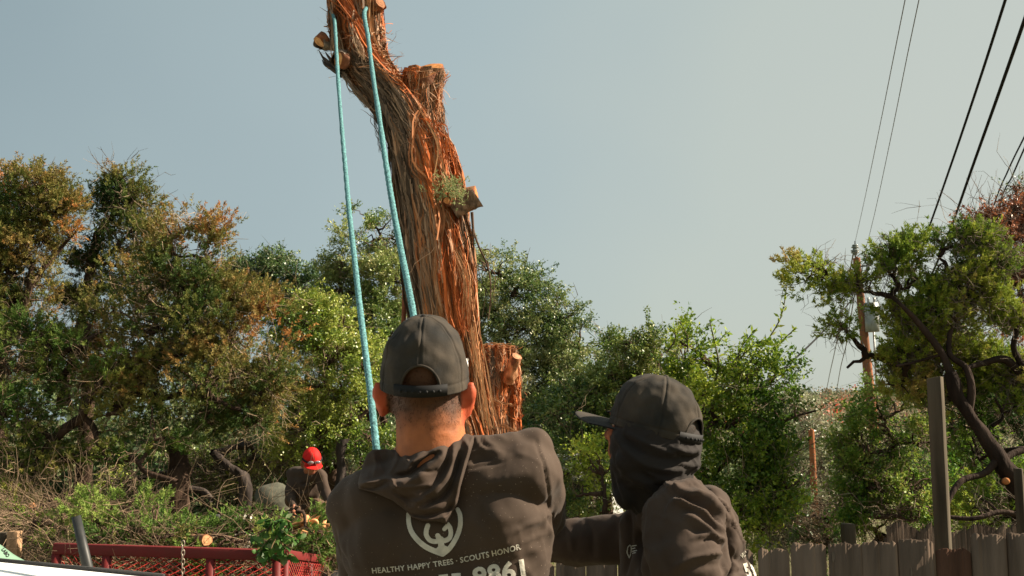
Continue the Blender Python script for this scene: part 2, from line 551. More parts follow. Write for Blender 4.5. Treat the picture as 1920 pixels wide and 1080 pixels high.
def leaf_mass(name, centers, radii, per, lsz, pal, mat, seed, kind='stuff', flat=.8, keyoff=None, label=None):
    r = np.random.default_rng(seed)
    n = len(centers); idx = np.repeat(np.arange(n), per)
    d = rdir(r, n * per); rr = r.uniform(.2, 1, (n * per, 1))**.4
    B = centers[idx] + d * rr * radii[idx][:, None] * np.array([1, 1, flat]) * (1 + .25 * NZ[4](d * 1.5 + idx[:, None], .8)[:, None])
    ld = unit(d * .6 + rdir(r, n * per))
    L = lsz * r.uniform(.6, 1.4, n * per)
    V, Q4 = leaf_quads(B, ld, L, L * .6, r)
    key = r.uniform(.15, .85, n) if keyoff is None else keyoff
    key = key[idx] + r.normal(size=n * per) * .1
    o = mesh(name, V, Q4, mat, None, np.repeat(palette(pal, key, r), 4, 0))
    tag(o, label, kind=kind)
    return o

# woods on the hill
r = np.random.default_rng(5)
n = 1500
cx = r.uniform(20, 130, n); cy = r.uniform(95, 200, n)
cc = np.stack([cx, cy, hill_h(cx, cy) + .9], 1)
rad = r.uniform(.7, 1.7, n)
HILLP = [(.030, .045, .020), (.050, .065, .028), (.085, .085, .045), (.15, .115, .075), (.17, .09, .055), (.28, .05, .03)]
kk = r.uniform(0, .62, n); kk = np.where((NZ[2](cc, .03) > .9) & (r.uniform(size=n) > .3), .72, kk); kk = np.where(r.uniform(size=n) > .965, .98, kk)
leaf_mass('far_wood', cc, rad, 38, .40, HILLP, MAT['needle'], 6, keyoff=kk, flat=1.0, label='scattered juniper and oak wood covering the distant hill')
# thicket across the back of the lot
n = 520
cx = r.uniform(-14, 17, n); cy = r.uniform(20, 30, n)
top = 1.6 + (790 - np.interp(cx / cy * 1884 + 960, [-200, 480, 620, 900, 1250, 1400, 3000], [640, 650, 700, 720, 745, 930, 930])) / 1884 * cy
cz = r.uniform(.1, 1, n)**.8 * np.maximum(top - .4, .5)
m_ = 150; ux = r.uniform(-11.5, -2.6, m_); uy = r.uniform(16.5, 19, m_); uz = r.uniform(.1, 1.15, m_)
cen_ = np.concatenate([np.stack([cx, cy, cz], 1), np.stack([ux, uy, uz], 1)])
leaf_mass('thicket', cen_, np.concatenate([r.uniform(.5, 1.0, n), r.uniform(.3, .6, m_)]), 150, .12, [(.012,.028,.010),(.03,.05,.018),(.06,.075,.03),(.10,.10,.05)], MAT['needle'], 7, label='tangled evergreen thicket across the back of the lot')
# dry grass and leaf litter
n = 34000
cx = r.uniform(-9, 12, n); cy = 4.5 + r.uniform(0, 1, n)**1.3 * 20
B = np.stack([cx, cy, ground_h(cx, cy) - .01], 1)
d = unit(r.normal(size=(n, 3)) * .5 + np.array([0, 0, 1]))
V, T3 = leaf_tris(B, d, r.uniform(.05, .2, n), np.full(n, .012), r)
o = mesh('grass', V, T3, MAT['needle'], None, np.repeat(palette([(.20, .16, .08), (.12, .13, .04), (.06, .10, .02)], r.uniform(size=n), r), 3, 0))
tag(o, 'dry grass and weeds over the yard', kind='stuff')

# ------------------------------------------------------------ trees
G = 'trees along the back of the lot'
T_ = lambda *a, **k: tree(*a, group=G, **k)
T_('juniper_tree', 'tall brown-tipped juniper whose crown is cut by the left edge of the photo', 'tree',
   [(55, 372, 13, 85, 48), (15, 430, 13, 60, 75), (120, 400, 13, 42, 38), (75, 450, 13, 60, 50), (105, 350, 13, 20, 18), (30, 520, 13, 65, 45),
    (45, 590, 13, 60, 45), (-60, 480, 13, 80, 120), (-70, 700, 13, 80, 130), (128, 384, 13, 24, 16)],
   (-20, 13.4), 'juniper', seed=1, brown=.34, trunk_r=.13, gap=.5, twigs=320,
   limbs=[([(-30, 780, 13.2), (30, 600, 13.1), (45, 560, 13), (100, 478, 13), (140, 440, 13)], .07, .02), ([(20, 640, 13.1), (60, 520, 12.9), (50, 440, 12.9), (80, 380, 13)], .05, .015)])
T_('juniper_tree', 'narrow upright juniper with the highest crown, left of the wide brown one', 'tree',
   [(222, 340, 14, 40, 26), (245, 380, 14, 46, 36), (205, 378, 14, 28, 36), (262, 430, 14, 34, 42), (195, 445, 14, 32, 24), (225, 470, 14, 55, 34), (170, 500, 14, 50, 34),
    (250, 520, 14, 60, 40), (140, 560, 14, 50, 36)],
   (150, 14.2), 'juniper', seed=2, brown=.24, trunk_r=.11, gap=.55, twigs=360,
   limbs=[([(120, 760, 14.1), (140, 650, 14.1), (168, 510, 13.9), (182, 455, 13.9), (208, 405, 13.9), (225, 345, 14)], .085, .02),
          ([(175, 500, 13.9), (205, 475, 13.8), (240, 440, 13.8)], .04, .015)])
T_('juniper_tree', 'broad rust-tipped juniper whose rounded crown stands against the sky, full of dry twigs', 'tree',
   [(350, 428, 12, 46, 34), (392, 430, 12, 28, 34), (312, 450, 12, 28, 34), (330, 480, 12, 54, 44), (200, 590, 12.8, 70, 40), (270, 560, 12.6, 50, 44), (120, 650, 12.8, 60, 40), (385, 490, 12, 36, 48), (345, 550, 12, 75, 55), (425, 560, 12, 55, 50), (300, 620, 12, 90, 50),
    (440, 640, 12, 90, 60), (500, 580, 12, 36, 40), (395, 720, 12, 110, 60), (505, 700, 12, 45, 60), (250, 700, 12, 90, 40), (480, 790, 12, 60, 30), (380, 785, 12, 50, 24)],
   (300, 12.3), 'juniper', seed=3, brown=.34, trunk_r=.14, gap=.52, twigs=600, dens=1.05, twig_col=(.27, .20, .13),
   limbs=[([(215, 770, 12.2), (255, 725, 12.1), (300, 680, 12), (350, 655, 12), (385, 620, 11.9)], .085, .03),
          ([(250, 735, 12.1), (300, 745, 11.9), (360, 740, 11.8), (430, 760, 11.7)], .05, .02)])
T_('juniper_tree', 'low spreading juniper with dark crossing limbs and a bare red-brown bough above the red trailer', 'tree',
   [(20, 700, 11.5, 60, 50), (10, 780, 11.5, 60, 60), (50, 870, 11.5, 60, 45), (150, 720, 11.5, 60, 36), (190, 640, 11.7, 85, 36), (120, 820, 11.5, 60, 38), (235, 845, 11.5, 40, 18), (290, 825, 11.5, 40, 20),
    (15, 940, 11.2, 40, 30), (200, 780, 11.6, 60, 26), (60, 640, 11.6, 60, 30)],
   (70, 11.8), 'juniper', pal=[(.012, .030, .006), (.034, .062, .010), (.080, .098, .018), (.13, .12, .028), (.18, .11, .035)], seed=4, brown=.06, trunk_r=.15, gap=.5, twigs=500, twig_col=(.24, .17, .11),
   limbs=[([(100, 862, 11.6), (150, 858, 11.5), (200, 860, 11.5), (260, 870, 11.4), (330, 905, 11.3)], .055, .03),
          ([(60, 905, 11.7), (105, 820, 11.6), (155, 780, 11.5), (180, 730, 11.5), (200, 690, 11.5)], .075, .03),
          ([(155, 775, 11.5), (175, 800, 11.5), (190, 840, 11.4), (215, 870, 11.4)], .035, .02),
          ([(80, 700, 11.8), (120, 660, 11.7), (150, 640, 11.7), (165, 610, 11.7)], .05, .03),
          ([(90, 735, 11.8), (130, 690, 11.7), (150, 650, 11.6), (175, 630, 11.6)], .045, .03)])
T_('oak_tree', 'spindly dark oak rising behind the rust-tipped juniper with bare sprigs on top', 'tree',
   [(455, 525, 18, 40, 34), (560, 530, 18, 50, 36), (520, 515, 18, 60, 36), (470, 520, 18, 40, 30), (580, 560, 18, 60, 45), (530, 580, 18, 70, 50), (600, 640, 18, 60, 60), (520, 488, 18, 34, 18), (440, 510, 18, 22, 18)],
   (560, 18.4), 'oak', pal=[(.018, .042, .012), (.038, .070, .018), (.075, .095, .028), (.12, .13, .05), (.17, .17, .08)], seed=5, trunk_r=.11, gap=.5, twigs=500, twig_col=(.13, .13, .09), leaf=1.3, cover=3)
T_('oak_tree', 'yellow-green live oak with shining leaves, behind and left of the pulling rope', 'tree',
   [(640, 610, 13.6, 40, 40), (585, 570, 13.6, 30, 26), (565, 620, 13.5, 48, 50), (620, 680, 13.5, 60, 60), (560, 720, 13.5, 50, 60), (640, 770, 13.5, 50, 60), (590, 810, 13.4, 60, 45), (680, 720, 13.5, 40, 60), (600, 590, 13.6, 36, 34), (690, 820, 13.2, 36, 36)],
   (600, 13.8), 'oak', pal=OAK_Y, seed=6, trunk_r=.12, gap=.42, twigs=260,
   limbs=[([(560, 960, 13.4), (570, 900, 13.4), (600, 840, 13.3), (650, 800, 13.2), (690, 770, 13.2)], .05, .02)])
T_('oak_tree', 'high olive-crowned oak showing dark limbs between the two ropes', 'tree',
   [(705, 425, 16, 38, 22), (700, 470, 16, 60, 36), (650, 500, 16, 46, 30), (735, 530, 16, 50, 50), (640, 550, 16, 44, 34), (690, 580, 16, 60, 44), (650, 640, 16, 50, 36), (730, 640, 16, 50, 60), (620, 610, 16.2, 30, 30), (745, 450, 16, 30, 30)],
   (700, 16.3), 'oak', pal=[(.020, .048, .010), (.046, .080, .014), (.095, .125, .028), (.16, .17, .055), (.25, .23, .10)], seed=7, trunk_r=.14, gap=.4, twigs=200, cover=4.6,
   limbs=[([(720, 800, 16.2), (700, 700, 16), (665, 640, 15.9), (640, 660, 15.8)], .07, .02), ([(690, 700, 16), (690, 600, 15.9), (715, 520, 15.9), (700, 450, 16)], .07, .02),
          ([(680, 620, 15.7), (650, 655, 15.6), (610, 665, 15.6)], .045, .025)])
T_('oak_tree', 'large grey-green oak filling the space right of the cut trunk', 'tree',
   [(1100, 650, 14.8, 30, 20), (1060, 600, 15, 26, 18), (1090, 740, 14.6, 50, 50), (900, 700, 15, 50, 60), (960, 800, 14.6, 60, 50), (915, 510, 15, 40, 30), (900, 580, 15, 46, 60), (960, 555, 15, 55, 36), (995, 528, 15, 32, 22), (1020, 580, 15, 50, 36), (960, 640, 15, 80, 50), (1050, 630, 15, 44, 36), (1060, 690, 15, 60, 50),
    (980, 720, 15, 80, 50), (1090, 700, 14.8, 36, 36), (1050, 770, 14.6, 80, 45), (1000, 790, 14.6, 60, 40), (1140, 770, 14.6, 50, 40)],
   (980, 15.4), 'oak', pal=[(.018, .045, .012), (.048, .078, .020), (.105, .125, .036), (.17, .175, .07), (.26, .24, .13)], seed=8, trunk_r=.16, gap=.35, twigs=260, cover=4.2)
T_('oak_tree', 'low round-topped oak between the cut stump and the man in the neck cloth', 'tree',
   [(1130, 650, 12.4, 30, 22), (1285, 700, 12.4, 36, 40), (1200, 840, 12, 70, 50), (1060, 800, 12.4, 40, 50), (1185, 650, 12, 46, 30), (1240, 668, 12, 40, 30), (1150, 700, 12, 46, 40), (1220, 720, 12, 60, 46), (1100, 760, 12, 50, 46), (1170, 790, 12, 60, 50), (1090, 850, 12, 50, 50), (1130, 900, 12, 60, 40)],
   (1160, 12.3), 'oak', pal=[(.020, .045, .008), (.056, .085, .014), (.120, .138, .028), (.18, .18, .06), (.26, .24, .12)], seed=9, trunk_r=.1, gap=.35, twigs=300, cover=4.4)
def sprig_tree():
    t = T_('elm_tree', 'bright green elm with long leafy shoots reaching up against the sky behind the neck-cloth man', 'tree',
       [(1330, 680, 8.5, 55, 36), (1290, 650, 8.5, 36, 24), (1400, 715, 8.5, 55, 36), (1350, 760, 8.5, 90, 50), (1440, 760, 8.5, 46, 40), (1370, 840, 8.5, 90, 60), (1290, 760, 8.6, 50, 60), (1460, 850, 8.5, 46, 60),
        (1400, 920, 8.4, 80, 55), (1470, 940, 8.4, 60, 50), (1110, 975, 8.4, 60, 40), (1080, 930, 8.6, 36, 36), (1350, 980, 8.3, 60, 40), (1430, 1000, 8.3, 70, 30), (1130, 890, 8.6, 50, 40)],
       (1360, 8.8), 'elm', pal=ELM, seed=10, trunk_r=.07, gap=.45, twigs=300, leaf=.92, cover=3.2, clump=.85, twig_col=(.22, .18, .12),
       limbs=[([(1330, 900, 8.6), (1400, 830, 8.5), (1470, 790, 8.4), (1530, 770, 8.4)], .018, .008), ([(1380, 1010, 8.5), (1420, 960, 8.4), (1500, 900, 8.3)], .018, .008)])
    r = np.random.default_rng(77); acc = Acc(); la = Acc()
    shoots = [[(1370, 740), (1400, 690), (1440, 640), (1470, 590), (1483, 528)], [(1400, 720), (1440, 670), (1470, 640), (1503, 612)], [(1340, 720), (1345, 680), (1335, 640), (1325, 604)],
              [(1290, 660), (1288, 630), (1275, 602)], [(1370, 700), (1400, 660), (1440, 636)], [(1330, 650), (1350, 640), (1372, 618)], [(1390, 700), (1385, 660), (1410, 622)], [(1440, 690), (1460, 660), (1445, 640)],
              [(1250, 660), (1262, 640), (1258, 620)], [(1420, 740), (1450, 710), (1480, 690)]]
    for s in shoots:
        P = np.array([U(x, y, 8.4) for x, y in s]); P[:, 1] += np.linspace(0, r.uniform(-.2, .2), len(P))
        V, Q = line_tube(P, np.linspace(.009, .004, len(P)), 20, 4); acc.add(V, Q, (.10, .085, .05))
        L = smooth_line(P, 60)
        n = int(26 + 30 * np.linalg.norm(P[-1] - P[0]) / 1.0)
        ii = r.integers(4, 60, n); D = unit(np.gradient(L, axis=0))[ii]
        ld = unit(D * .7 + rdir(r, n) * .9)
        V, Q = leaf_quads(L[ii] + rdir(r, n) * .012, ld, r.uniform(.045, .075, n), r.uniform(.018, .028, n), r)
        la.add(V, Q, np.repeat(palette(ELM, r.uniform(.1, .6, n), r), 4, 0))
    acc.build('shoot', MAT['twig'], t); la.build('shoot_leaves', MAT['soft_leaf'], t)
sprig_tree()
T_('oak_tree', 'pale silvery oak in front of the distant hill', 'tree',
   [(1500, 795, 14, 34, 26), (1480, 830, 14, 50, 46), (1536, 835, 14, 20, 26), (1540, 880, 14, 36, 32), (1455, 755, 14, 26, 20), (1500, 900, 14, 60, 40), (1560, 940, 13.5, 40, 50)],
   (1500, 14.3), 'oak', pal=[(.03, .055, .025), (.07, .09, .045), (.13, .14, .075), (.20, .20, .13), (.27, .26, .18)], seed=12, trunk_r=.09, gap=.45, twigs=600, twig_col=(.25, .21, .16), cover=3)
T_('juniper_tree', 'green juniper on the right with a bent bare trunk, leaning over the tall wooden post', 'tree',
   [(1552, 514, 8, 26, 11), (1588, 532, 8, 20, 12), (1522, 506, 8, 12, 8), (1616, 546, 8, 16, 10), (1662, 508, 8, 14, 22), (1686, 482, 8, 28, 24), (1697, 464, 8, 12, 18), (1704, 540, 8, 38, 32), (1760, 480, 8, 24, 28), (1745, 470, 8, 14, 26), (1800, 460, 8, 34, 26), (1840, 462, 8, 36, 34), (1870, 500, 8, 30, 40), (1770, 445, 8, 14, 20), (1815, 440, 8, 20, 16),
    (1800, 520, 8, 56, 40), (1850, 550, 8, 40, 50), (1740, 580, 8, 50, 36), (1690, 597, 8.1, 22, 20), (1578, 612, 8, 14, 9), (1800, 600, 8, 50, 30), (1700, 650, 8.2, 40, 36), (1690, 725, 8.2, 30, 20), (1740, 660, 8.4, 60, 40), (1588, 690, 8.3, 14, 10), (1678, 684, 8.3, 12, 16),
    (1890, 600, 8, 40, 40), (1900, 720, 8.1, 40, 60), (1930, 700, 8, 30, 50), (1870, 960, 7.6, 50, 26), (1820, 690, 8.5, 60, 40), (1780, 650, 8.3, 60, 36), (1880, 680, 8.3, 50, 40), (1730, 600, 8.2, 30, 30), (1830, 765, 8.6, 50, 36), (1905, 800, 8.6, 40, 40), (1770, 560, 8.2, 40, 30), (1835, 855, 8.4, 46, 36), (1765, 735, 8.4, 34, 26), (1900, 925, 8.2, 30, 30), (1720, 700, 8.4, 30, 26)],
   (1905, 7.6), 'juniper', pal=JUN_G, seed=13, brown=.16, gap=.4, twigs=1900, trunk_r=.055, clump=.68, leaf=1.05, cover=7.0, fat=1.22, tlen=.5, gaps=((1580, 548, 1664, 770), (1566, 420, 1652, 524), (1500, 560, 1560, 760), (1556, 640, 1660, 760)), twig_col=(.19, .15, .11), bark=(.030, .020, .015), up=.7,
   trunk=[(1925, 1090, 7.6, .09), (1915, 930, 7.6, .08), (1880, 870, 7.6, .062), (1840, 810, 7.65, .052), (1800, 755, 7.7, .044), (1782, 700, 7.75, .038)],
   limbs=[([(1785, 710, 7.75), (1765, 660, 7.8), (1722, 605, 7.8), (1695, 575, 7.8), (1670, 555, 7.9)], .034, .014),
          ([(1815, 775, 7.7), (1822, 730, 7.7), (1812, 690, 7.75), (1780, 660, 7.8), (1790, 600, 7.9), (1830, 540, 8)], .034, .014),
          ([(1870, 860, 7.6), (1845, 890, 7.55), (1805, 900, 7.5), (1785, 925, 7.45), (1770, 960, 7.4)], .03, .018),
          ([(1915, 700, 7.9), (1880, 675, 7.9), (1840, 680, 7.9), (1810, 690, 7.8)], .035, .018),
          ([(1930, 700, 7.9), (1900, 660, 7.9), (1905, 620, 7.9), (1915, 560, 8)], .03, .014),
          ([(1925, 965, 7.5), (1880, 962, 7.45), (1830, 972, 7.4), (1780, 968, 7.4)], .022, .014),
          ([(1930, 840, 7.7), (1900, 848, 7.65), (1880, 860, 7.6)], .03, .02),
          ([(1860, 800, 7.9), (1880, 780, 7.9), (1865, 745, 7.9)], .016, .008),
          ([(1680, 686, 7.9), (1710, 680, 7.9), (1765, 665, 7.8)], .012, .012)])
# sawn limb end on that trunk
def saw_end(parent, px, py, Y, rpx, d, name='sawn_limb'):
    c = U(px, py, Y); d = unit(np.array(d, float)); r0 = W(rpx, Y)
    acc = Acc()
    P = np.stack([c - d * .12, c - d * .05, c, c + d * .001])
    V, Q = tubes(P[None], np.array([[r0, r0, r0 * .97, .0005]]), 14)
    cc = np.tile(np.array([[.045, .028, .02]]), (len(V), 1)); cc[28:] = (.42, .17, .06)
    acc.add(V, Q, cc); acc.build(name, MAT['twig'], parent, smooth=False)
jt = [o for o in bpy.data.objects if o.get('label', '').startswith('green juniper on the right')][0]
saw_end(jt, 1887, 902, 7.5, 6.5, (-.25, -1, .1))
jl = [o for o in bpy.data.objects if o.get('label', '').startswith('low spreading juniper')][0]
saw_end(jl, 59, 951, 10.9, 8.5, (.35, -1, .1))
T_('dying_tree', 'dying tree with rust-red dead leaves and grey-green tip at the right edge', 'tree',
   [(1895, 420, 9.5, 34, 30), (1870, 455, 9.5, 34, 24), (1905, 480, 9.5, 30, 50), (1890, 550, 9.5, 34, 50), (1870, 500, 9.5, 34, 34), (1900, 600, 9.4, 24, 24), (1940, 450, 9.5, 40, 70), (1850, 430, 9.5, 16, 12)],
   (1930, 9.5), 'oak', pal=RED, seed=14, trunk_r=.06, gap=.62, twigs=420, twig_col=(.13, .09, .07), leaf=1.0, cover=3.0, clump=.7,
   limbs=[([(1930, 620, 9.5), (1905, 520, 9.5), (1888, 440, 9.5), (1905, 370, 9.5), (1900, 345, 9.5)], .025, .006)])
T_('oak_tree', 'thin grey-green treetop poking above the dead red leaves', 'tree',
   [(1902, 350, 10.5, 12, 14), (1908, 380, 10.5, 14, 16), (1915, 405, 10.5, 18, 14), (1857, 408, 10.5, 12, 8), (1925, 440, 10.5, 20, 20)],
   (1960, 10.6), 'oak', pal=[(.03, .06, .03), (.06, .09, .05), (.1, .12, .07)], seed=15, trunk_r=.04, gap=.5, twigs=60, leaf=.9, cover=1.6, clump=.5)
T_('shrub', 'bright leafy shrub in front of the utility pole, beside the tall wooden post', 'shrub',
   [(1655, 785, 9.5, 34, 26), (1690, 770, 9.5, 46, 34), (1604, 880, 9.5, 32, 34), (1670, 840, 9.5, 60, 46), (1620, 920, 9.4, 44, 44), (1700, 920, 9.3, 50, 44), (1730, 830, 9.4, 30, 50), (1600, 970, 9.3, 36, 30), (1720, 975, 9, 40, 26), (1640, 820, 9.5, 30, 30)],
   (1660, 9.8), 'elm', pal=[(.016, .05, .008), (.045, .095, .012), (.10, .15, .02), (.17, .20, .04), (.25, .17, .07)], seed=16, trunk_r=.06, gap=.4, twigs=350, leaf=.85, cover=4.2, clump=.8, twig_col=(.17, .12, .09))
T_('shrub', 'loose green shrub behind the tall wooden post and under the bent trunk', 'shrub',
   [(1790, 800, 10, 40, 50), (1800, 890, 10, 40, 50), (1850, 920, 10, 50, 40), (1870, 840, 10, 30, 30), (1760, 940, 10, 40, 40), (1900, 900, 10, 40, 60), (1840, 740, 10.2, 50, 30)],
   (1820, 10.3), 'elm', pal=[(.02, .06, .008), (.06, .12, .012), (.13, .20, .02), (.21, .26, .04), (.28, .28, .08)], seed=17, trunk_r=.05, gap=.42, twigs=450, leaf=.9, cover=3.2, clump=.8, twig_col=(.18, .14, .10))
T_('shrub', 'dark green undergrowth shrub below the silvery oak, right beside the fence', 'shrub',
   [(1500, 970, 10.5, 50, 36), (1560, 975, 10.5, 40, 30), (1590, 930, 10.8, 24, 40), (1450, 960, 10.5, 40, 40)],
   (1530, 10.8), 'oak', pal=[(.012, .04, .008), (.03, .07, .012), (.06, .1, .02), (.1, .12, .04)], seed=18, trunk_r=.05, gap=.45, twigs=400, cover=2.6)
T_('oak_tree', 'shaded oak with curved dark stems behind the crouching man in the red cap', 'tree',
   [(420, 880, 14.5, 60, 36), (500, 860, 14.5, 60, 36), (620, 870, 14.5, 50, 34), (560, 830, 14.5, 60, 30), (340, 880, 14.5, 40, 26), (250, 900, 14.5, 40, 24), (660, 900, 14.5, 30, 40)],
   (520, 14), 'oak', pal=OAK_Y, seed=19, trunk_r=.10, gap=.5, twigs=1000, cover=1.5, twig_col=(.22, .17, .12), bark=(.05, .04, .035),
   trunk=[(455, 985, 12.6, .08), (462, 930, 12.6, .075), (455, 895, 12.6, .07), (430, 875, 12.6, .06), (400, 850, 12.7, .05)],
   limbs=[          ([(632, 960, 12.9), (636, 910, 12.9), (640, 860, 12.9), (650, 820, 12.9)], .08, .05), ([(310, 910, 12.4), (370, 920, 12.4), (400, 935, 12.3)], .05, .035)])
# ------------------------------------------------------------ the leaning cedar trunk, stump and rope
MAT['cedar'] = M('cedar_bark', attr=True, rough=.85, spec=.2, noise=(60, .5, 4), bump=[(70, 1.0, .006, 5)], stretch=(1, 1, .07))
MAT['fibre'] = M('bark_fibre', attr=True, rough=.75, spec=.25, trans=.15)
MAT['sawn'] = M('sawn_wood', attr=True, rough=.8, spec=.2, noise=(30, .3, 5), bump=(140, .4, .002, 3))
TY = 5.5

class Stem:
    def __init__(s, rows, Y, k=1.0, seed=0, depthk=1.0, zone=None):
        """rows (py, xl, xr) from top to bottom"""
        L = np.array([U(a[1], a[0], Y) for a in rows]); Rr = np.array([U(a[2], a[0], Y) for a in rows])
        s.c = smooth_line(np.hstack([(L + Rr) / 2, ((Rr - L)[:, :1]) / 2]), 400)
        s.seed = seed; s.dk = depthk; s.Y = Y; s.k = k; s.zone = zone
        s.len = np.concatenate([[0], np.cumsum(np.linalg.norm(np.diff(s.c[:, :3], axis=0), axis=1))])
    def rough(s, t, th):
        z = s.len[-1] * t
        q = np.stack([np.cos(th) * .9, np.sin(th) * .9, z * .42], -1)
        q = q + s.seed
        a = NZ[0](q, 1.1) * .012 + NZ[1](q, 2.6) * .0085
        q2 = np.stack([np.cos(th) * 2.2, np.sin(th) * 2.2, z * .30], -1) + s.seed
        b = (np.abs(NZ[2](q2, 2.4)) - .7) * .0065
        return (a - b) * s.k
    def at(s, t, th, off=0.0):
        t = np.clip(t, 0, 1); th = np.asarray(th)
        x = t * 399; i = np.minimum(x.astype(int), 398); u = (x - i)[..., None]
        c = s.c[i] * (1 - u) + s.c[i + 1] * u
        r = c[..., 3] + s.rough(t, th) + off
        ry = (c[..., 3] * s.dk) + s.rough(t, th) + off
        P = c[..., :3].copy()
        P[..., 0] += r * np.cos(th); P[..., 1] += ry * np.sin(th)
        return P
    def hot(s, P):
        """0 grey .. 1 fresh orange inner bark; a property of the bark itself"""
        px, py = proj(P)
        h = s.zone(px, py)
        return np.clip(h + .22 * NZ[4](P * np.array([1, 1, .35]), 4.0) + .15 * NZ[3](P * np.array([1, 1, .25]), 11.0), 0, 1)

BARKP = np.array([(.13, .092, .064), (.22, .140, .085), (.34, .165, .080), (.46, .175, .060), (.50, .125, .028)])
def bark_col(h, r, j=.25):
    x = np.clip(h, 0, .999) * 4; i = x.astype(int); u = (x - i)[..., None]
    c = BARKP[i] * (1 - u) + BARKP[i + 1] * u
    return c * (1 + r.uniform(-j, j, c.shape[:-1] + (1,)))

def stem_mesh(S, name, parent, nt=300, na=120):
    t = np.linspace(0, 1, nt)[:, None] + np.zeros((1, na)); th = np.linspace(0, 2 * np.pi, na, endpoint=False)[None] + np.zeros((nt, 1))
    P = S.at(t, th)
    col = bark_col(S.hot(P), np.random.default_rng(3), .12) * (.75 + .25 * NZ[5](P * np.array([1, 1, .12]), 25.0)[..., None].clip(-1, 1))
    i = np.arange(nt - 1)[:, None] * na; j = np.arange(na)[None]; j2 = (j + 1) % na
    Q = np.stack([i + j, i + na + j, i + na + j2, i + j2], -1).reshape(-1, 4)
    o = mesh(name, P.reshape(-1, 3), Q, MAT['cedar'], parent, col.reshape(-1, 3), smooth=True)
    return o

def fibres(S, n, seed, t0=0., t1=1., lift=.010, lmin=.08, lmax=.5, wid=(.0015, .006), hotonly=False, front=True, bias=0., wav=.05):
    r = np.random.default_rng(seed); K = 9
    a = r.uniform(t0, t1, n); th = r.uniform(-np.pi, np.pi, n) if not front else -np.pi / 2 + r.uniform(-2.0, 2.0, n)
    L = r.uniform(lmin, lmax, n) / S.len[-1]
    u = np.linspace(0, 1, K)[None]
    T = a[:, None] + L[:, None] * u
    TH = th[:, None] + r.normal(size=(n, 1)) * wav * 2 * u + wav * np.sin(u * r.uniform(2, 9, (n, 1)) + r.uniform(0, 6, (n, 1)))
    e = np.where(r.uniform(size=(n, 1)) > .5, u, 1 - u)
    off = .003 + r.uniform(0, 1, (n, 1))**4 * lift * 3 * e**2 + r.uniform(0, .005, (n, 1)) * np.sin(u * 3.14)
    P = S.at(T, TH, off)
    h = S.hot(P[:, K // 2]) + bias
    if hotonly:
        k = r.uniform(size=n) < np.clip(h, .03, 1)**1.3; P = P[k]; T = T[k]; TH = TH[k]; h = h[k]; n = len(P)
    w = r.uniform(*wid, (n, 1)) * (1 - np.abs(u * 2 - 1)**3 * .8)
    tang = unit(np.gradient(P, axis=1))
    nor = np.stack([np.cos(TH), np.sin(TH), 0 * TH], -1)
    sd = unit(np.cross(tang, nor) + r.normal(size=(n, 1, 3)) * .35)
    V = np.stack([P - sd * w[..., None], P + sd * w[..., None]], 2).reshape(-1, 3)
    i = np.arange(n)[:, None] * K * 2 + np.arange(K - 1)[None] * 2
    Q = np.stack([i, i + 1, i + 3, i + 2], -1).reshape(-1, 4)
    c = bark_col(np.clip(h + r.normal(size=n) * .16, 0, 1), r, .3)
    pale = r.uniform(size=n) < .22
    c[pale] = c[pale] * .4 + np.array([.52, .34, .22]) * r.uniform(.6, 1.1, (pale.sum(), 1)) * .75
    dk = r.uniform(size=n) < .2; c[dk] *= .35
    return V, Q, np.repeat(c, K * 2, 0)

def zone_main(px, py):
    rows = np.array([(-200, 700), (0, 640), (60, 640), (100, 690), (130, 735), (170, 752), (215, 775), (300, 785), (360, 800), (400, 818), (450, 822), (520, 818), (600, 838), (700, 868), (830, 880), (1400, 900)])
    e = np.interp(py, rows[:, 0], rows[:, 1])
    d = (px - e)
    top = np.clip((110 - py) / 40, 0, 1) * .55
    z = np.clip(.5 + d / 26, 0, 1) * .62 + .12
    red = np.exp(-((px - np.interp(py, rows[:, 0], rows[:, 1] + 8)) / 13)**2) * np.where((py > 150) & (py < 620), .42, .1)
    return np.maximum(z, top * .9) + red

root = empty('leaning_cedar', (U(930, 900, TY)[0], TY, 0)); tag(root, 'tall leaning cedar trunk with shredded grey and orange bark and sawn-off limbs', 'tree')
main = Stem([(-190, 590, 690), (-60, 612, 702), (0, 622, 703), (60, 630, 707), (100, 638, 715), (130, 645, 736), (160, 662, 765), (200, 691, 798), (250, 715, 828), (300, 728, 845), (400, 748, 858),
             (500, 760, 874), (600, 780, 882), (700, 812, 894), (760, 836, 905), (820, 855, 925), (950, 870, 960), (1150, 880, 990), (1345, 850, 1030)], TY, 1.35, 0, .95, zone_main)
stem_mesh(main, 'trunk', root, 360, 128)
fork = Stem([(134, 757, 828), (150, 757, 824), (185, 758, 820), (230, 762, 825), (290, 770, 820), (360, 775, 812)], TY - .03, .7, 3, .9, lambda px, py: np.clip(.55 + (775 - px) / 60, .5, 1))
fk = stem_mesh(fork, 'sawn_fork', root, 90, 90)
acc = Acc()
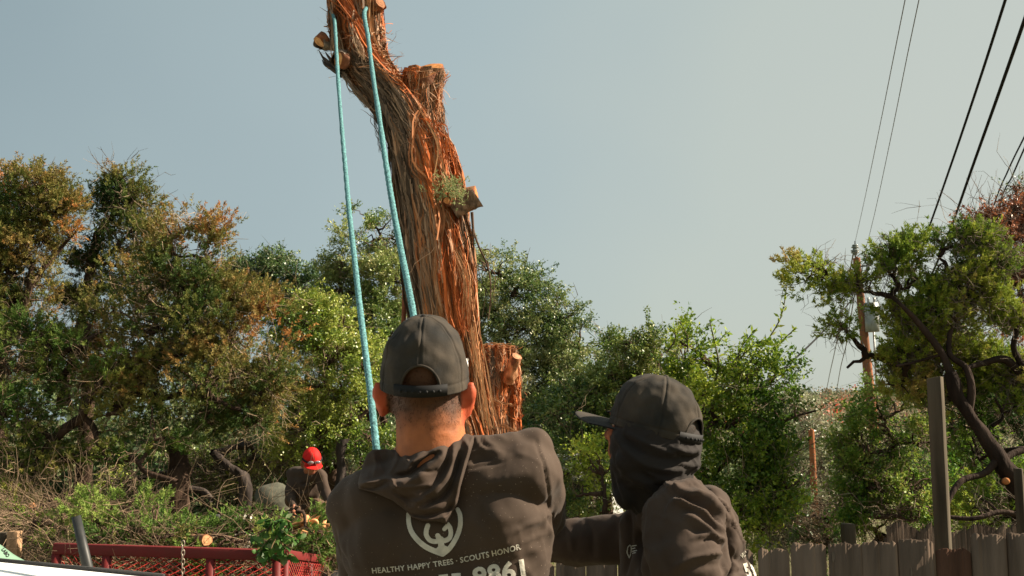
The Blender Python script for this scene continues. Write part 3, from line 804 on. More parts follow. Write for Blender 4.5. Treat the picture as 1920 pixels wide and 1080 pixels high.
for S_, n_, kw in ((main, 5000, dict(lift=.005, wid=(.0012, .006), lmax=.45)), (main, 2200, dict(lift=.007, wid=(.0012, .005), hotonly=True, wav=.05, lmax=.35)), (main, 1500, dict(lift=.004, wid=(.003, .009), hotonly=True, wav=.03, lmax=.5)), (main, 420, dict(lift=.03, wid=(.0010, .0025), hotonly=True, wav=.2, t0=.15, t1=.62, lmax=.22)),
                   (main, 700, dict(lift=.004, wid=(.004, .010), lmax=.6)), (main, 300, dict(lift=.05, wid=(.001, .004), wav=.2, t0=.14, t1=.30, lmax=.3)), (fork, 900, dict(lift=.012, wid=(.001, .004), lmax=.22)), (fork, 250, dict(lift=.03, wid=(.001, .003), lmax=.12, wav=.3))):
    V, Q, c = fibres(S_, n_, len(acc.v) + 31, **kw); acc.add(V, Q, c)
# peeled rope of bark that runs down the front and wild tufts
r = np.random.default_rng(9)
def strand_bundle(pts, n, spread, wid, colr, Y=None, jit=.006, K=16):
    P0 = smooth_line(np.array([U(p[0], p[1], p[2] if len(p) > 2 else Y) for p in pts]), K)
    n = max(4, int(n * .6)); a = r.normal(size=(n, 1, 3)) * spread; ph = r.uniform(0, 6.28, (n, 1, 3)); u = np.linspace(0, 1, K)[None, :, None]
    P = P0[None] + a * (.6 + .6 * np.sin(u * 5 + ph)) + jit * np.sin(u * r.uniform(6, 16, (n, 1, 1)) + ph)
    s0 = r.integers(0, K // 3, n); 
    w = r.uniform(*wid, (n, 1)) * np.ones((1, K))
    tang = unit(np.gradient(P, axis=1)); sd = unit(np.cross(tang, np.array([0, -1, 0]) + r.normal(size=(n, 1, 3)) * .4))
    V = np.stack([P - sd * w[..., None], P + sd * w[..., None]], 2).reshape(-1, 3)
    i = np.arange(n)[:, None] * K * 2 + np.arange(K - 1)[None] * 2
    Q = np.stack([i, i + 1, i + 3, i + 2], -1).reshape(-1, 4)
    c = np.array(colr) * r.uniform(.35, 1.3, (n, 1))
    acc.add(V, Q, np.repeat(c, K * 2, 0))
HOT = (.45, .12, .03); TAN = (.50, .26, .12)
yf = TY - .17
strand_bundle([(790, 228), (776, 250), (775, 290), (780, 322), (800, 345), (818, 370), (828, 410), (826, 460)], 20, .024, (.001, .006), (.42, .17, .07), yf, .012)
strand_bundle([(800, 225), (812, 250), (822, 300), (835, 340), (848, 356)], 30, .022, (.001, .004), TAN, yf + .02, .012)
strand_bundle([(786, 215), (800, 232), (820, 232), (830, 260), (838, 300)], 26, .020, (.001, .004), HOT, yf + .02, .012)
strand_bundle([(773, 290), (790, 318), (808, 330), (820, 350)], 22, .016, (.001, .004), TAN, yf, .012)
strand_bundle([(825, 420), (822, 470), (824, 520)], 60, .016, (.0015, .004), (.50, .10, .02), yf + .01)
strand_bundle([(840, 430), (850, 500), (858, 560), (868, 620)], 120, .035, (.001, .003), HOT, yf + .05)
strand_bundle([(835, 260, 5.42), (852, 300, 5.38), (858, 335, 5.40), (850, 350, 5.45)], 26, .012, (.0008, .0018), HOT)
strand_bundle([(845, 460, 5.4), (872, 520, 5.38), (880, 600, 5.4), (900, 700, 5.4), (915, 800, 5.4)], 70, .03, (.001, .0025), TAN)
strand_bundle([(700, 215, 5.38), (708, 250, 5.36), (716, 285, 5.40)], 16, .010, (.001, .002), (.12, .09, .07))
strand_bundle([(640, 135, 5.38), (662, 165, 5.36), (690, 200, 5.40)], 40, .010, (.001, .003), (.30, .22, .16))
strand_bundle([(622, 5, 5.5), (626, 40, 5.4), (634, 90, 5.36), (640, 130, 5.4)], 60, .012, (.001, .003), (.32, .20, .12))
strand_bundle([(640, 0, 5.37), (665, 40, 5.35), (690, 90, 5.35), (720, 130, 5.38), (745, 150, 5.4)], 90, .03, (.001, .0035), HOT)
strand_bundle([(655, 20, 5.36), (672, 80, 5.34), (684, 110, 5.35)], 40, .02, (.001, .003), (.62, .42, .28))
strand_bundle([(690, -20, 5.4), (694, 40, 5.4), (706, 90, 5.4), (730, 130, 5.42)], 70, .012, (.001, .003), TAN)
o = acc.build('peeling_bark', MAT['fibre'], root); o['kind'] = 'stuff'
# loose sliver left of the trunk
acc = Acc(); P = np.array([U(757, 410, 5.6), U(757, 480, 5.62), U(758, 560, 5.62), U(756, 620, 5.6)]); V, Q = line_tube(P, [.004, .010, .013, .013], 20, 6); acc.add(V, Q, (.20, .07, .035)); acc.build('bark_strip', MAT['cedar'], root)

def saw_face(parent, c, nrm, rx, ry, upv, col0=(.62, .27, .085), name='sawn_face', seed=0, dome=.004):
    nrm = unit(np.array(nrm, float)); a = unit(np.cross(upv, nrm)); b = np.cross(nrm, a)
    rr = np.linspace(0, 1, 9); th = np.linspace(0, 2 * np.pi, 40, endpoint=False)
    V = [np.array(c, float) + nrm * dome]; cl = [np.array(col0) * .8]
    for q in rr[1:]:
        for t_ in th:
            k = 1 + .05 * math.sin(3 * t_ + seed) + .03 * math.sin(7 * t_ + 2 * seed)
            V.append(np.array(c) + a * rx * q * k * math.cos(t_) + b * ry * q * k * math.sin(t_) + nrm * (dome * (1 - q) + .001 * math.sin(40 * q)))
            cl.append(np.array(col0) * (1.0 + .18 * math.sin(q * 26)) if q < .9 else np.array((.20, .07, .03)))
    F3 = [(0, 1 + i, 1 + (i + 1) % 40) for i in range(40)]
    F4 = [(1 + k * 40 + i, 1 + (k + 1) * 40 + i, 1 + (k + 1) * 40 + (i + 1) % 40, 1 + k * 40 + (i + 1) % 40) for k in range(7) for i in range(40)]
    n0 = len(V)
    for i in range(40): V.append(V[n0 - 40 + i] - nrm * .05); cl.append(np.array((.16, .07, .04)))
    F4 += [(n0 - 40 + i, n0 + i, n0 + (i + 1) % 40, n0 - 40 + (i + 1) % 40) for i in range(40)]
    return mesh(name, V, [F3, F4], MAT['sawn'], parent, np.array(cl), smooth=False)
tl, tr_ = U(755, 124, TY - .03), U(830, 146, TY - .03)
saw_face(root, (tl + tr_) / 2 + np.array([0, 0, .002]), (-.24, -.62, .8), np.linalg.norm(tr_ - tl) / 2 * 1.0, .115, (0, 1, 0))

def stub(parent, a, b, ra, rb, name, colr=(.14, .09, .06), face=(.55, .22, .07), seed=1, fdir=None, nfib=160):
    a = np.array(a, float); b = np.array(b, float); d = unit(b - a)
    K = 18; P = a + (b - a) * np.linspace(0, 1, K)[:, None]; rd = np.linspace(ra, rb, K)
    V, Q = tubes(P[None], rd[None], 28)
    V = V + (NZ[2](V * np.array([1, 1, 1]), 14.0)[:, None] * .004 + np.abs(NZ[3](V, 30.0))[:, None] * .002) * unit(V - np.repeat(P, 28, 0))
    A = Acc(); A.add(V, Q, np.array(colr) * (1 + .35 * NZ[4](V, 22.0)[:, None].clip(-1, 1)))
    o = A.build(name, MAT['cedar'], parent, smooth=True)
    saw_face(o, b, d if fdir is None else fdir, rb * .99, rb * .99, (0, 0, 1) if abs(d[2]) < .9 else (0, 1, 0), face, 'sawn_face', seed)
    return o
stub(root, U(850, 396, 5.40), U(894, 368, 5.39), .042, .058, 'limb_stub', (.17, .11, .075), (.50, .16, .05), 2, (.98, -.12, .16))
stub(root, U(838, 380, 5.40), U(838, 376, 5.29), .022, .020, 'limb_stub', (.30, .10, .04), (.50, .20, .07), 4, (0, -1, .1))
stub(root, U(690, 30, 5.5), U(713, 5, 5.42), .05, .035, 'limb_stub', (.30, .12, .05), (.30, .13, .06), 5)
stub(root, U(645, 88, 5.5), U(598, 79, 5.36), .035, .037, 'limb_stub', (.20, .16, .12), (.60, .32, .14), 6, (-.55, -.35, -.75))
stub(root, U(650, 108, 5.48), U(634, 112, 5.31), .046, .044, 'limb_stub', (.16, .12, .09), (.62, .31, .12), 7, (-.75, -.65, -.1))
acc = Acc()
for pts in ([(640, 140), (618, 125), (606, 108), (597, 93)], [(645, 138), (622, 122), (612, 112), (603, 104)], [(640, 136), (625, 118), (615, 105), (610, 98)], [(640, 142), (628, 132), (610, 122), (604, 112)]):
    V, Q = line_tube(np.array([U(x, y, 5.4 + r.uniform(-.03, .03)) for x, y in pts]), np.array([.016, .012, .007, .002]), 12, 5); acc.add(V, Q, (.07, .055, .045))
acc.build('splinters', MAT['cedar'], root)
# green sprig caught on the stub and the dead twig hanging from it
acc = Acc(); n = 150
P0 = U(846, 356, 5.27) + r.normal(size=(n, 3)) * np.array([.045, .035, .03]); D = unit(r.normal(size=(n, 3)) + np.array([0, -.3, .3]))
idx = np.repeat(np.arange(n), 16); t = r.uniform(0, 1, len(idx)); B = P0[idx] + D[idx] * (t * .05)[:, None]
V, T3 = leaf_tris(B, unit(D[idx] + rdir(r, len(idx)) * .8), r.uniform(.008, .018, len(idx)), np.full(len(idx), .004), r)
acc.add(V, T3, np.repeat(palette([(.06, .08, .03), (.13, .15, .06), (.22, .22, .11)], r.uniform(size=len(idx)), r), 3, 0))
o = acc.build('juniper_sprig', MAT['needle'], root)
acc = Acc()
for pts, w in (([(880, 398), (884, 415), (888, 432), (893, 440), (899, 462), (912, 500), (915, 540), (914, 600)], .009), ([(886, 428), (888, 450), (887, 478), (893, 500), (897, 520)], .006), ([(893, 440), (880, 443), (875, 450)], .005),
               ([(905, 470), (916, 472), (921, 478)], .004), ([(912, 500), (925, 512), (930, 540), (926, 570)], .003), ([(897, 505), (905, 530), (920, 560), (918, 590)], .003), ([(914, 540), (905, 560), (908, 590)], .003),
               ([(866, 408), (870, 440), (873, 455), (862, 465)], .005), ([(860, 370), (856, 340), (845, 330), (838, 345)], .003)):
    V, Q = line_tube(np.array([U(x, y, 5.33) for x, y in pts]) + r.normal(size=(len(pts), 3)) * .008, np.linspace(w, w * .35, len(pts)), 22, 5); acc.add(V, Q, (.10, .06, .04))
acc.build('dead_twig', MAT['bark'], root)

# short stump behind
sroot = empty('tree_stump', (U(935, 900, 5.9)[0], 5.9, 0)); tag(sroot, 'short upright stump with flat frayed top and side knot, right of the leaning trunk', 'stump')
st = Stem([(649, 889, 958), (700, 889, 966), (760, 890, 969), (830, 892, 974), (1000, 890, 985), (1310, 870, 1010)], 5.85, .8, 6, .95, lambda px, py: np.clip(.62 + (px - 925) / 160 + .1 * np.sin(px * .4), 0, 1))
stem_mesh(st, 'trunk', sroot, 220, 110)
acc = Acc()
for n_, kw in ((2600, dict(lift=.010, wid=(.001, .0035), lmax=.35)), (260, dict(lift=.02, wid=(.001, .003), wav=.10, lmax=.2)), (900, dict(lift=.004, wid=(.003, .008), wav=.02, lmax=.4)), (160, dict(lift=.02, t0=.0, t1=.004, wid=(.001, .003), lmin=.02, lmax=.07))):
    V, Q, c = fibres(st, n_, n_, **kw); acc.add(V, Q, c)
for pts in ([(892, 655), (905, 650), (908, 662), (900, 675)], [(893, 650), (925, 644), (958, 646)], [(905, 742), (935, 752), (960, 760)], [(908, 795), (940, 800), (975, 812)]):
    strand_bundle([(x, y, 5.62) for x, y in pts], 12, .006, (.0008, .002), TAN)
o = acc.build('peeling_bark', MAT['fibre'], sroot); o['kind'] = 'stuff'
saw_face(sroot, U(924, 649, 5.85), (0, -.03, 1), .106, .10, (0, 1, 0), (.42, .15, .05))
stub(sroot, U(952, 715, 5.75), U(969, 668, 5.66), .036, .030, 'knot', (.42, .20, .10), (.42, .22, .12), 3, (.35, -.5, .7))

# ------------------------------------------------------------ rope
MAT['rope'] = M('teal_rope', (.10, .225, .235), rough=.95, spec=.1, noise=(150, .6, 3), bump=(260, .8, .003, 3))
def rope_depth(py, y0, Y0, y1, Y1):
    k = (py - y0) / (y1 - y0); return 1.0 / ((1 - k) / Y0 + k / Y1)
left = [(627, 38), (630, 80), (634, 150), (640, 230), (647, 310), (655, 400), (664, 480), (674, 570), (685, 660), (695, 740), (706, 845)]
right = [(683, 25), (690, 70), (699, 140), (711, 220), (724, 310), (737, 390), (750, 460), (762, 520), (775, 590), (790, 690), (800, 800)]
Pl = [U(x, y, rope_depth(y, 38, 5.32, 845, 2.42)) for x, y in left]
Pr = [U(x, y, rope_depth(y, 25, 5.30, 800, 2.62)) for x, y in right]
tail = [U(712, 900, 2.44), U(700, 980, 2.36), U(676, 1040, 2.2), U(661, 1080, 2.15), U(650, 1180, 2.12), np.array([-.40, 2.2, .7]), np.array([-.42, 2.3, .05]), np.array([-.75, 2.2, .02])]
mid = [U(622, 18, 5.5), U(645, 4, 5.72), U(680, 2, 5.68), U(692, 8, 5.5)]
allp = np.array(tail[::-1] + Pl[::-1] + mid + Pr)
rr_ = np.concatenate([np.full(len(tail), .0082), np.linspace(.0086, .0090, 11), np.full(4, .0098), np.linspace(.0112, .0100, 11)])
K = 900; L = smooth_line(np.hstack([allp, rr_[:, None]]), K)
S_ = 14; V, Q = tubes(L[None, :, :3], L[None, :, 3], S_)
s_ = np.repeat(np.concatenate([[0], np.cumsum(np.linalg.norm(np.diff(L[:, :3], axis=0), axis=1))]), S_); an = np.tile(np.arange(S_) * 2 * np.pi / S_, K)
c0 = np.repeat(L[:, :3], S_, 0); V = c0 + (V - c0) * (1 + .20 * np.sin(3 * an + s_ * 160) * np.sin(3 * an - s_ * 160))[:, None]
o = mesh('rope', V, Q, MAT['rope'], smooth=True); tag(o, 'teal braided rope looped round the top of the leaning trunk, held by the men', 'rope')
# ------------------------------------------------------------ people
MAT['skin'] = M('skin', attr=True, rough=.62, spec=.28, sss=.12, bump=[(300, .35, .0015, 3), (60, .25, .003, 3)], noise=(30, .22, 5))
MAT['shirt'] = M('dark_shirt', (.052, .034, .024), rough=.85, spec=.2, sheen=.04, bump=[(14, .22, .02, 3), (900, .25, .0008, 2)], noise=(7, .18, 3))
MAT['shirt_dusty'] = M('dusty_shirt', (.054, .036, .025), rough=.85, spec=.2, sheen=.04, bump=[(9, .25, .02, 3), (900, .25, .0008, 2)], noise=(7, .18, 3))
MAT['cap'] = M('cap_twill', (.024, .022, .020), rough=.9, spec=.15, sheen=.02, bump=[(25, .35, .01, 3), (700, .35, .001, 2)], noise=(18, .5, 7, (.09, .070, .050)))  # tan noise mixes faded cloth with sun dapples painted into the colour
MAT['capmesh'] = M('cap_mesh', (.022, .021, .019), rough=.9, spec=.15, sheen=.02, bump=[(20, .35, .01, 3), (600, .5, .001, 1)], noise=(16, .5, 7, (.10, .076, .052)))  # same tan mottle: fading plus dappled sunlight in the base colour
MAT['plastic'] = M('black_plastic', (.012, .012, .012), rough=.7, spec=.2)
MAT['print'] = M('cream_print', (.50, .47, .40), rough=.8, spec=.2, noise=(60, .18, 3))
MAT['white_plastic'] = M('white_plastic', (.75, .70, .64), rough=.35, spec=.5)
MAT['trousers'] = M('brown_trousers', (.115, .072, .045), rough=.9, spec=.15, bump=[(16, .5, .02, 4)], noise=(9, .3, 4))
MAT['jeans'] = M('dark_jeans', (.035, .040, .055), rough=.9, spec=.15, bump=[(16, .5, .02, 4)], noise=(9, .3, 4))
MAT['boot'] = M('boots', (.10, .06, .035), rough=.7, noise=(20, .3, 3))
MAT['redcap'] = M('red_cap', (.62, .015, .012), rough=.75, spec=.2, noise=(20, .15, 3), bump=(500, .2, .001, 2))
# dust specks on the back of the shirt
def specks(m, scale=85, thr=.10, col=(.42, .33, .25)):
    n, l = m.node_tree.nodes, m.node_tree.links; b = n['Principled BSDF']
    src = b.inputs['Base Color'].links[0].from_socket
    v = n.new('ShaderNodeTexVoronoi'); v.inputs['Scale'].default_value = scale
    tc = n.new('ShaderNodeTexCoord'); l.new(tc.outputs['Object'], v.inputs['Vector'])
    t2 = n.new('ShaderNodeTexNoise'); t2.inputs['Scale'].default_value = 9; l.new(tc.outputs['Object'], t2.inputs['Vector'])
    m1 = n.new('ShaderNodeMath'); m1.operation = 'MULTIPLY'; m1.inputs[1].default_value = thr * 1.1; l.new(t2.outputs['Fac'], m1.inputs[0])
    c = n.new('ShaderNodeMath'); c.operation = 'LESS_THAN'; l.new(v.outputs['Distance'], c.inputs[0]); l.new(m1.outputs[0], c.inputs[1])
    m2 = n.new('ShaderNodeMath'); m2.operation = 'MULTIPLY'; m2.inputs[1].default_value = .55; l.new(c.outputs[0], m2.inputs[0])
    mx = n.new('ShaderNodeMixRGB'); l.new(m2.outputs[0], mx.inputs[0]); l.new(src, mx.inputs[1]); mx.inputs[2].default_value = (*col, 1)
    l.new(mx.outputs[0], b.inputs['Base Color'])
specks(MAT['shirt_dusty'], 130, .14)

def caps(p0, p1, r0, r1, sq=None, n=16, S=20):
    p0 = np.array(p0, float); p1 = np.array(p1, float); d = p1 - p0; L = np.linalg.norm(d); d = d / (L + 1e-9)
    a = np.linspace(0, np.pi / 2, 7)
    A = [p0 - d * r0 * math.cos(x) for x in a[:-1]]; ra = [r0 * math.sin(x) + 1e-4 for x in a[:-1]]
    B = [p1 + d * r1 * math.cos(x) for x in a[::-1][1:]]; rb = [r1 * math.sin(x) + 1e-4 for x in a[::-1][1:]]
    Mm = [p0 + (p1 - p0) * t for t in np.linspace(0, 1, 6)]; rm = list(np.linspace(r0, r1, 6))
    P = np.array(A + Mm + B); rr = np.array(ra + rm + rb)
    # fixed frame
    ref = np.array([0, 0, 1.]) if abs(d[2]) < .8 else np.array([1., 0, 0])
    u = unit(np.cross(d, ref)); v = np.cross(d, u); an = np.arange(S) * 2 * np.pi / S
    V = P[:, None] + rr[:, None, None] * (u * np.cos(an)[:, None] + v * np.sin(an)[:, None])[None]
    V = V.reshape(-1, 3)
    if sq is not None:
        ax = unit(np.array(sq[0], float)); off = (V - p0) @ ax - np.clip(((V - p0) @ d), 0, L) * (d @ ax)
        V = V + ax * (off * (sq[1] - 1))[:, None]
    K = len(P); i = np.arange(K - 1)[:, None] * S; j = np.arange(S)[None]; j2 = (j + 1) % S
    return V, np.stack([i + j, i + j2, i + S + j2, i + S + j], -1).reshape(-1, 4)

def ell(c, rad, Rm=None):
    V, Q = caps((0, 0, -1e-3), (0, 0, 1e-3), 1, 1, S=28)
    V = V * np.array(rad)
    if Rm is not None: V = V @ np.array(Rm).T
    return V + np.array(c), Q

def loft(rings, S=40, p=2.3):
    """rings: (cx, cy, cz, rx, ry, rotz)"""
    Rg = smooth_line(np.array(rings, float), 6 * len(rings))
    an = np.arange(S) * 2 * np.pi / S
    cx = np.sign(np.cos(an)) * np.abs(np.cos(an))**(2 / p); sy = np.sign(np.sin(an)) * np.abs(np.sin(an))**(2 / p)
    V = []
    Rg = np.vstack([Rg[:1] * np.array([1, 1, 1, .01, .01, 1]), Rg, Rg[-1:] * np.array([1, 1, 1, .01, .01, 1])])
    for q in Rg:
        x = cx * q[3]; y = sy * q[4]; c, s = math.cos(q[5]), math.sin(q[5])
        V.append(np.stack([q[0] + x * c - y * s, q[1] + x * s + y * c, q[2] + 0 * x], 1))
    K = len(V); V = np.concatenate(V); i = np.arange(K - 1)[:, None] * S; j = np.arange(S)[None]; j2 = (j + 1) % S
    return V, np.stack([i + j, i + j2, i + S + j2, i + S + j], -1).reshape(-1, 4)

def remesh(prims, voxel=.006, smooth=6, sf=.5):
    A = Acc()
    for V, Q in prims: A.add(V, Q)
    o = A.build('tmp', None, None, color=False)
    m = o.modifiers.new('r', 'REMESH'); m.mode = 'VOXEL'; m.voxel_size = voxel
    if smooth:
        s = o.modifiers.new('s', 'SMOOTH'); s.factor = sf; s.iterations = smooth
    dg = bpy.context.evaluated_depsgraph_get(); dg.update()
    me = o.evaluated_get(dg).to_mesh()
    V = np.empty(len(me.vertices) * 3, np.float32); me.vertices.foreach_get('co', V); V = V.reshape(-1, 3).astype(float)
    N = np.empty(len(me.vertices) * 3, np.float32); me.vertices.foreach_get('normal', N); N = N.reshape(-1, 3).astype(float)
    F = np.empty(len(me.loops), np.int32); me.loops.foreach_get('vertex_index', F)
    tot = np.empty(len(me.polygons), np.int32); me.polygons.foreach_get('loop_total', tot)
    assert (tot == 4).all()
    F = F.reshape(-1, 4)
    o.evaluated_get(dg).to_mesh_clear()
    old = o.data; bpy.data.objects.remove(o); bpy.data.meshes.remove(old)
    return V, N, F

def ridge(px, py, ridges):
    out = np.zeros(len(px))
    for pts, w, h in ridges:
        L = smooth_line(np.array(pts, float), 130)
        dx = px[:, None] - L[None, :, 0]; dy = py[:, None] - L[None, :, 1]
        d = dx * dx + dy * dy; k = d.argmin(1); t = k / 129.0
        out += h * np.exp(-d[np.arange(len(px)), k] / w**2) * np.clip(np.sin(np.pi * (.08 + .84 * t)) * 1.6, 0, 1)
    return out

def displace_visible(V, N, ridges, amp=1.0):
    px, py = proj(V); view = unit(np.array([0, 0, CAMZ]) - V)
    f = np.clip((N * view).sum(1) * 2.5, 0, 1)
    return V + N * (ridge(px, py, ridges) * f * amp)[:, None]

def hand(P, d, n, side, curl=1.0, L=1.0):
    """P wrist, d direction of the fingers, n palm normal, side +1/-1 picks the thumb side"""
    P = np.array(P, float); d = unit(np.array(d, float)); n = np.array(n, float); n = unit(n - d * (n @ d)); lat = np.cross(d, n) * side
    out = [caps(P - d * .02, P + d * .075, .034, .040, (n, .42))]
    for i, (ln, r0) in enumerate(((.068, .0095), (.078, .010), (.072, .0095), (.056, .0085))):
        b = P + d * (.088 - .004 * abs(i - 1)) + lat * (.030 - i * .0205)
        a = curl * .25
        for k in range(3):
            e = b + (d * math.cos(a) + n * math.sin(a)) * ln * (.45, .32, .25)[k]
            out.append(caps(b, e, r0 * (1 - .08 * k), r0 * (.92 - .08 * k), n=8, S=12)); b = e; a += curl * .95
    b = P + d * .02 + lat * .032; e = b + unit(d * .6 + lat * .6 + n * .5) * .045
    out.append(caps(b, e, .013, .011, n=8, S=12)); out.append(caps(e, e + unit(d * .8 + n * .6 * min(1, curl + .3) + lat * .05) * .034, .011, .009, n=8, S=12))
    return out

def head_prims(c, fwd, up, s=1.0, ears=True, drop=0.0):
    """c centre of the skull; returns skin primitives of a head with nose, ears, brow, lips and chin"""
    f = unit(np.array(fwd, float)); u = np.array(up, float); u = unit(u - f * (u @ f)); rt = np.cross(f, u)
    Rm = np.stack([rt, f, u], 1); w = lambda x, y, z: np.array(c) + (rt * x + f * y + u * z) * s
    E = lambda x, y, z, a, b, d_, R2=Rm: ell(w(x, y, z), (a * s, b * s, d_ * s), R2)
    out = [E(0, -.005, .012, .082, .098, .098), E(0, .010, -.045, .078, .085, .07), E(0, .048, -.092, .036, .038, .028), E(0, .03, -.075, .05, .055, .04),
           caps(w(0, .090, .005), w(0, .112, -.028), .010 * s, .014 * s), E(0, .105, -.034, .017, .012, .009), E(0, .088, .022, .052, .018, .012), E(.040, .07, -.025, .022, .022, .018), E(-.040, .07, -.025, .022, .022, .018),
           E(0, .092, -.060, .024, .010, .006), E(0, .090, -.070, .021, .010, .006)]
    for sg in ((-1, 1) if ears else ()):
        Re = Rm @ np.array(Matrix.Rotation(R(-38 * sg), 3, 'Z'))
        out += [E(sg * .094, -.016, -.012 - drop, .0075, .022, .035, Re), E(sg * .100, -.026, -.000 - drop, .008, .012, .026, Re), E(sg * .090, -.006, -.044 - drop, .010, .012, .014, Re)]
    return out, w, Rm

def face_parts(root, w, Rm, s=1.0):
    for sg in (-1, 1):
        e = Acc(); V, Q = ell(w(.031 * sg, .080, .004), (.0125 * s, .011 * s, .0085 * s), Rm); e.add(V, Q, (.6, .55, .5)); eo = e.build('eye', MAT['skin'], root, smooth=True)
        e = Acc(); V, Q = ell(w(.031 * sg, .0895, .004), (.005 * s, .003 * s, .005 * s), Rm); e.add(V, Q, (.03, .02, .015)); e.build('pupil', MAT['skin'], eo, smooth=True)
        e = Acc(); V, Q = ell(w(.032 * sg, .098, .024), (.019 * s, .005 * s, .0035 * s), Rm); e.add(V, Q, (.02, .014, .01)); e.build('eyebrow', MAT['skin'], root, smooth=True)
    e = Acc(); V, Q = ell(w(0, .1005, -.065), (.021 * s, .003 * s, .0015 * s), Rm); e.add(V, Q, (.10, .02, .015)); e.build('mouth', MAT['skin'], root, smooth=True)

def cap_thing(parent, c, fwd, up, rx, ry, h, m1, m2, brim=.072, opening=True, tilt_brim=.0, name='cap', folds=0.0, seed=0, brim_mat=None, tag_patch=True, lens=False):
    f = unit(np.array(fwd, float)); u = np.array(up, float); u = unit(u - f * (u @ f)); rt = np.cross(f, u); c = np.array(c, float)
    na, ne = 192, 60
    A_ = np.arange(na) * 2 * np.pi / na; e = np.linspace(0, 1, ne)
    a, t = np.meshgrid(A_, e)                      # a=0 front
    front = np.clip(np.cos(a), 0, 1)**2
    pw = 2.5 + 1.1 * front
    rad = (1 - np.clip(t, 0, 1)**pw)**(1 / (1.9 + .5 * front)); rad = np.maximum(rad, 0)
    z = t * h
    seam = np.zeros_like(a)
    for k in range(6):
        da = np.abs((a - (k * np.pi / 3) + np.pi) % (2 * np.pi) - np.pi) * np.maximum(rad, .05)
        seam += -.0022 * np.exp(-(da / .022)**2) + .0010 * np.exp(-((da - .05) / .018)**2)
    x = np.sin(a) * rad * rx; y = np.cos(a) * rad * ry
    P = np.stack([x, y, z], -1)
    nrm = unit(np.stack([np.sin(a) / rx, np.cos(a) / ry, .8 * t / h], -1))
    wr = folds * (.7 * NZ[seed % 8](P + seed, 16.0) + .5 * NZ[(seed + 1) % 8](P, 30.0)) * np.clip(t * 3, .2, 1)
    hem = .0016 * np.exp(-((t - .13) / .02)**2) * -1
    P = P + nrm * (seam + wr + hem)[..., None]
    back = np.abs((a - np.pi + np.pi) % (2 * np.pi) - np.pi)
    V = c + P[..., :1] * rt + P[..., 1:2] * f + P[..., 2:] * u
    op_w, op_h = .45, .43
    if opening:
        tt = np.clip(t / op_h, 0, 1); hole = back * np.maximum(rad, .2) < op_w * np.sqrt(np.clip(1 - tt**2.2, 0, 1))
        hole &= t < op_h
    else: hole = np.zeros_like(a, bool)
    i = np.arange(ne - 1)[:, None] * na; j = np.arange(na)[None]; j2 = (j + 1) % na
    Q = np.stack([i + j, i + j2, i + na + j2, i + na + j], -1); hq = hole[:-1] & hole[1:]
    isfront = (np.cos(A_) > .45)[None] & np.ones((ne - 1, 1), bool)
    me = mesh(name + '_tmp', V.reshape(-1, 3), Q[~hq], None, smooth=True, link=False)
    me.name = 'crown_panels'; me.materials.append(m1); me.materials.append(m2)
    me.polygons.foreach_set('material_index', (~isfront[~hq]).astype(np.int32))
    o = put('crown_panels', me, None, parent); 
    s = o.modifiers.new('thick', 'SOLIDIFY'); s.thickness = .002; s.offset = -1
    # edge binding round the opening
    if opening:
        th = np.linspace(0, np.pi, 30); pts = []
        for q in th:
            tz = op_h * math.sin(q)**.8; aa = np.pi + op_w * math.cos(q) * 1.02
            r_ = (1 - tz**2.5)**(1 / 1.9)
            pts.append(c + rt * math.sin(aa) * r_ * (rx + .001) + f * math.cos(aa) * r_ * (ry + .001) + u * tz * h)
        V, Qe = tubes(np.array(pts)[None], np.full((1, 30), .0028), 6); mesh('opening_binding', V, Qe, m1, parent, smooth=True)
        ang = np.linspace(np.pi - .60, np.pi + .60, 30); A2 = Acc()
        for zz0, zz1, dr in ((.0, .165, .0025),):
            ring = np.array([[c + rt * math.sin(q) * (rx + dr + k) + f * math.cos(q) * (ry + dr + k) + u * zz * h for q in ang] for zz, k in ((zz0, 0), (zz1, 0), (zz1, .0022), (zz0, .0022))])
            n_ = 30
            V = ring.reshape(-1, 3); ii = np.arange(n_ - 1); Qs = []
            for k in range(4):
                a0 = k * n_; b0 = ((k + 1) % 4) * n_; Qs.append(np.stack([a0 + ii, b0 + ii, b0 + ii + 1, a0 + ii + 1], 1))
            A2.add(V, np.concatenate(Qs))
        st_ = A2.build('snap_strap', MAT['plastic'], parent, smooth=False, color=False)
        for q in np.linspace(np.pi - .42, np.pi + .42, 7):
            V, Qe = ell(c + rt * math.sin(q) * (rx + .0055) + f * math.cos(q) * (ry + .0055) + u * .08 * h, (.0032, .0032, .0032)); mesh('snap', V, Qe, MAT['plastic'], st_, smooth=True)
    # bill
    nb, nv = 40, 12; V = []
    for k, side in enumerate((0, 1)):
        for v in np.linspace(0, 1, nv):
            for q in np.linspace(-1.12, 1.12, nb):
                ext = brim * v * math.cos(q * .86)**.55
                rr = np.array([math.sin(q) * (rx + .002), math.cos(q) * (ry + .002)])
                p = rr + np.array([0, 1]) * ext + np.array([math.sin(q), 0]) * ext * .12
                zz = .006 - .16 * p[0]**2 / max(.05, rx) - v * tilt_brim - side * .0028
                V.append(c + rt * p[0] + f * p[1] + u * zz)
    V = np.array(V); Qs = []
    for side in (0, 1):
        i = np.arange(nv - 1)[:, None] * nb + side * nv * nb; j = np.arange(nb - 1)[None]; Qs.append(np.stack([i + j, i + j + 1, i + nb + j + 1, i + nb + j], -1).reshape(-1, 4))
    B = nv * nb; jj = np.arange(nb - 1); e0 = (nv - 1) * nb; Qs.append(np.stack([e0 + jj, e0 + jj + 1, B + e0 + jj + 1, B + e0 + jj], 1))
    mesh('bill', V, np.concatenate(Qs), brim_mat or m1, parent, smooth=True)
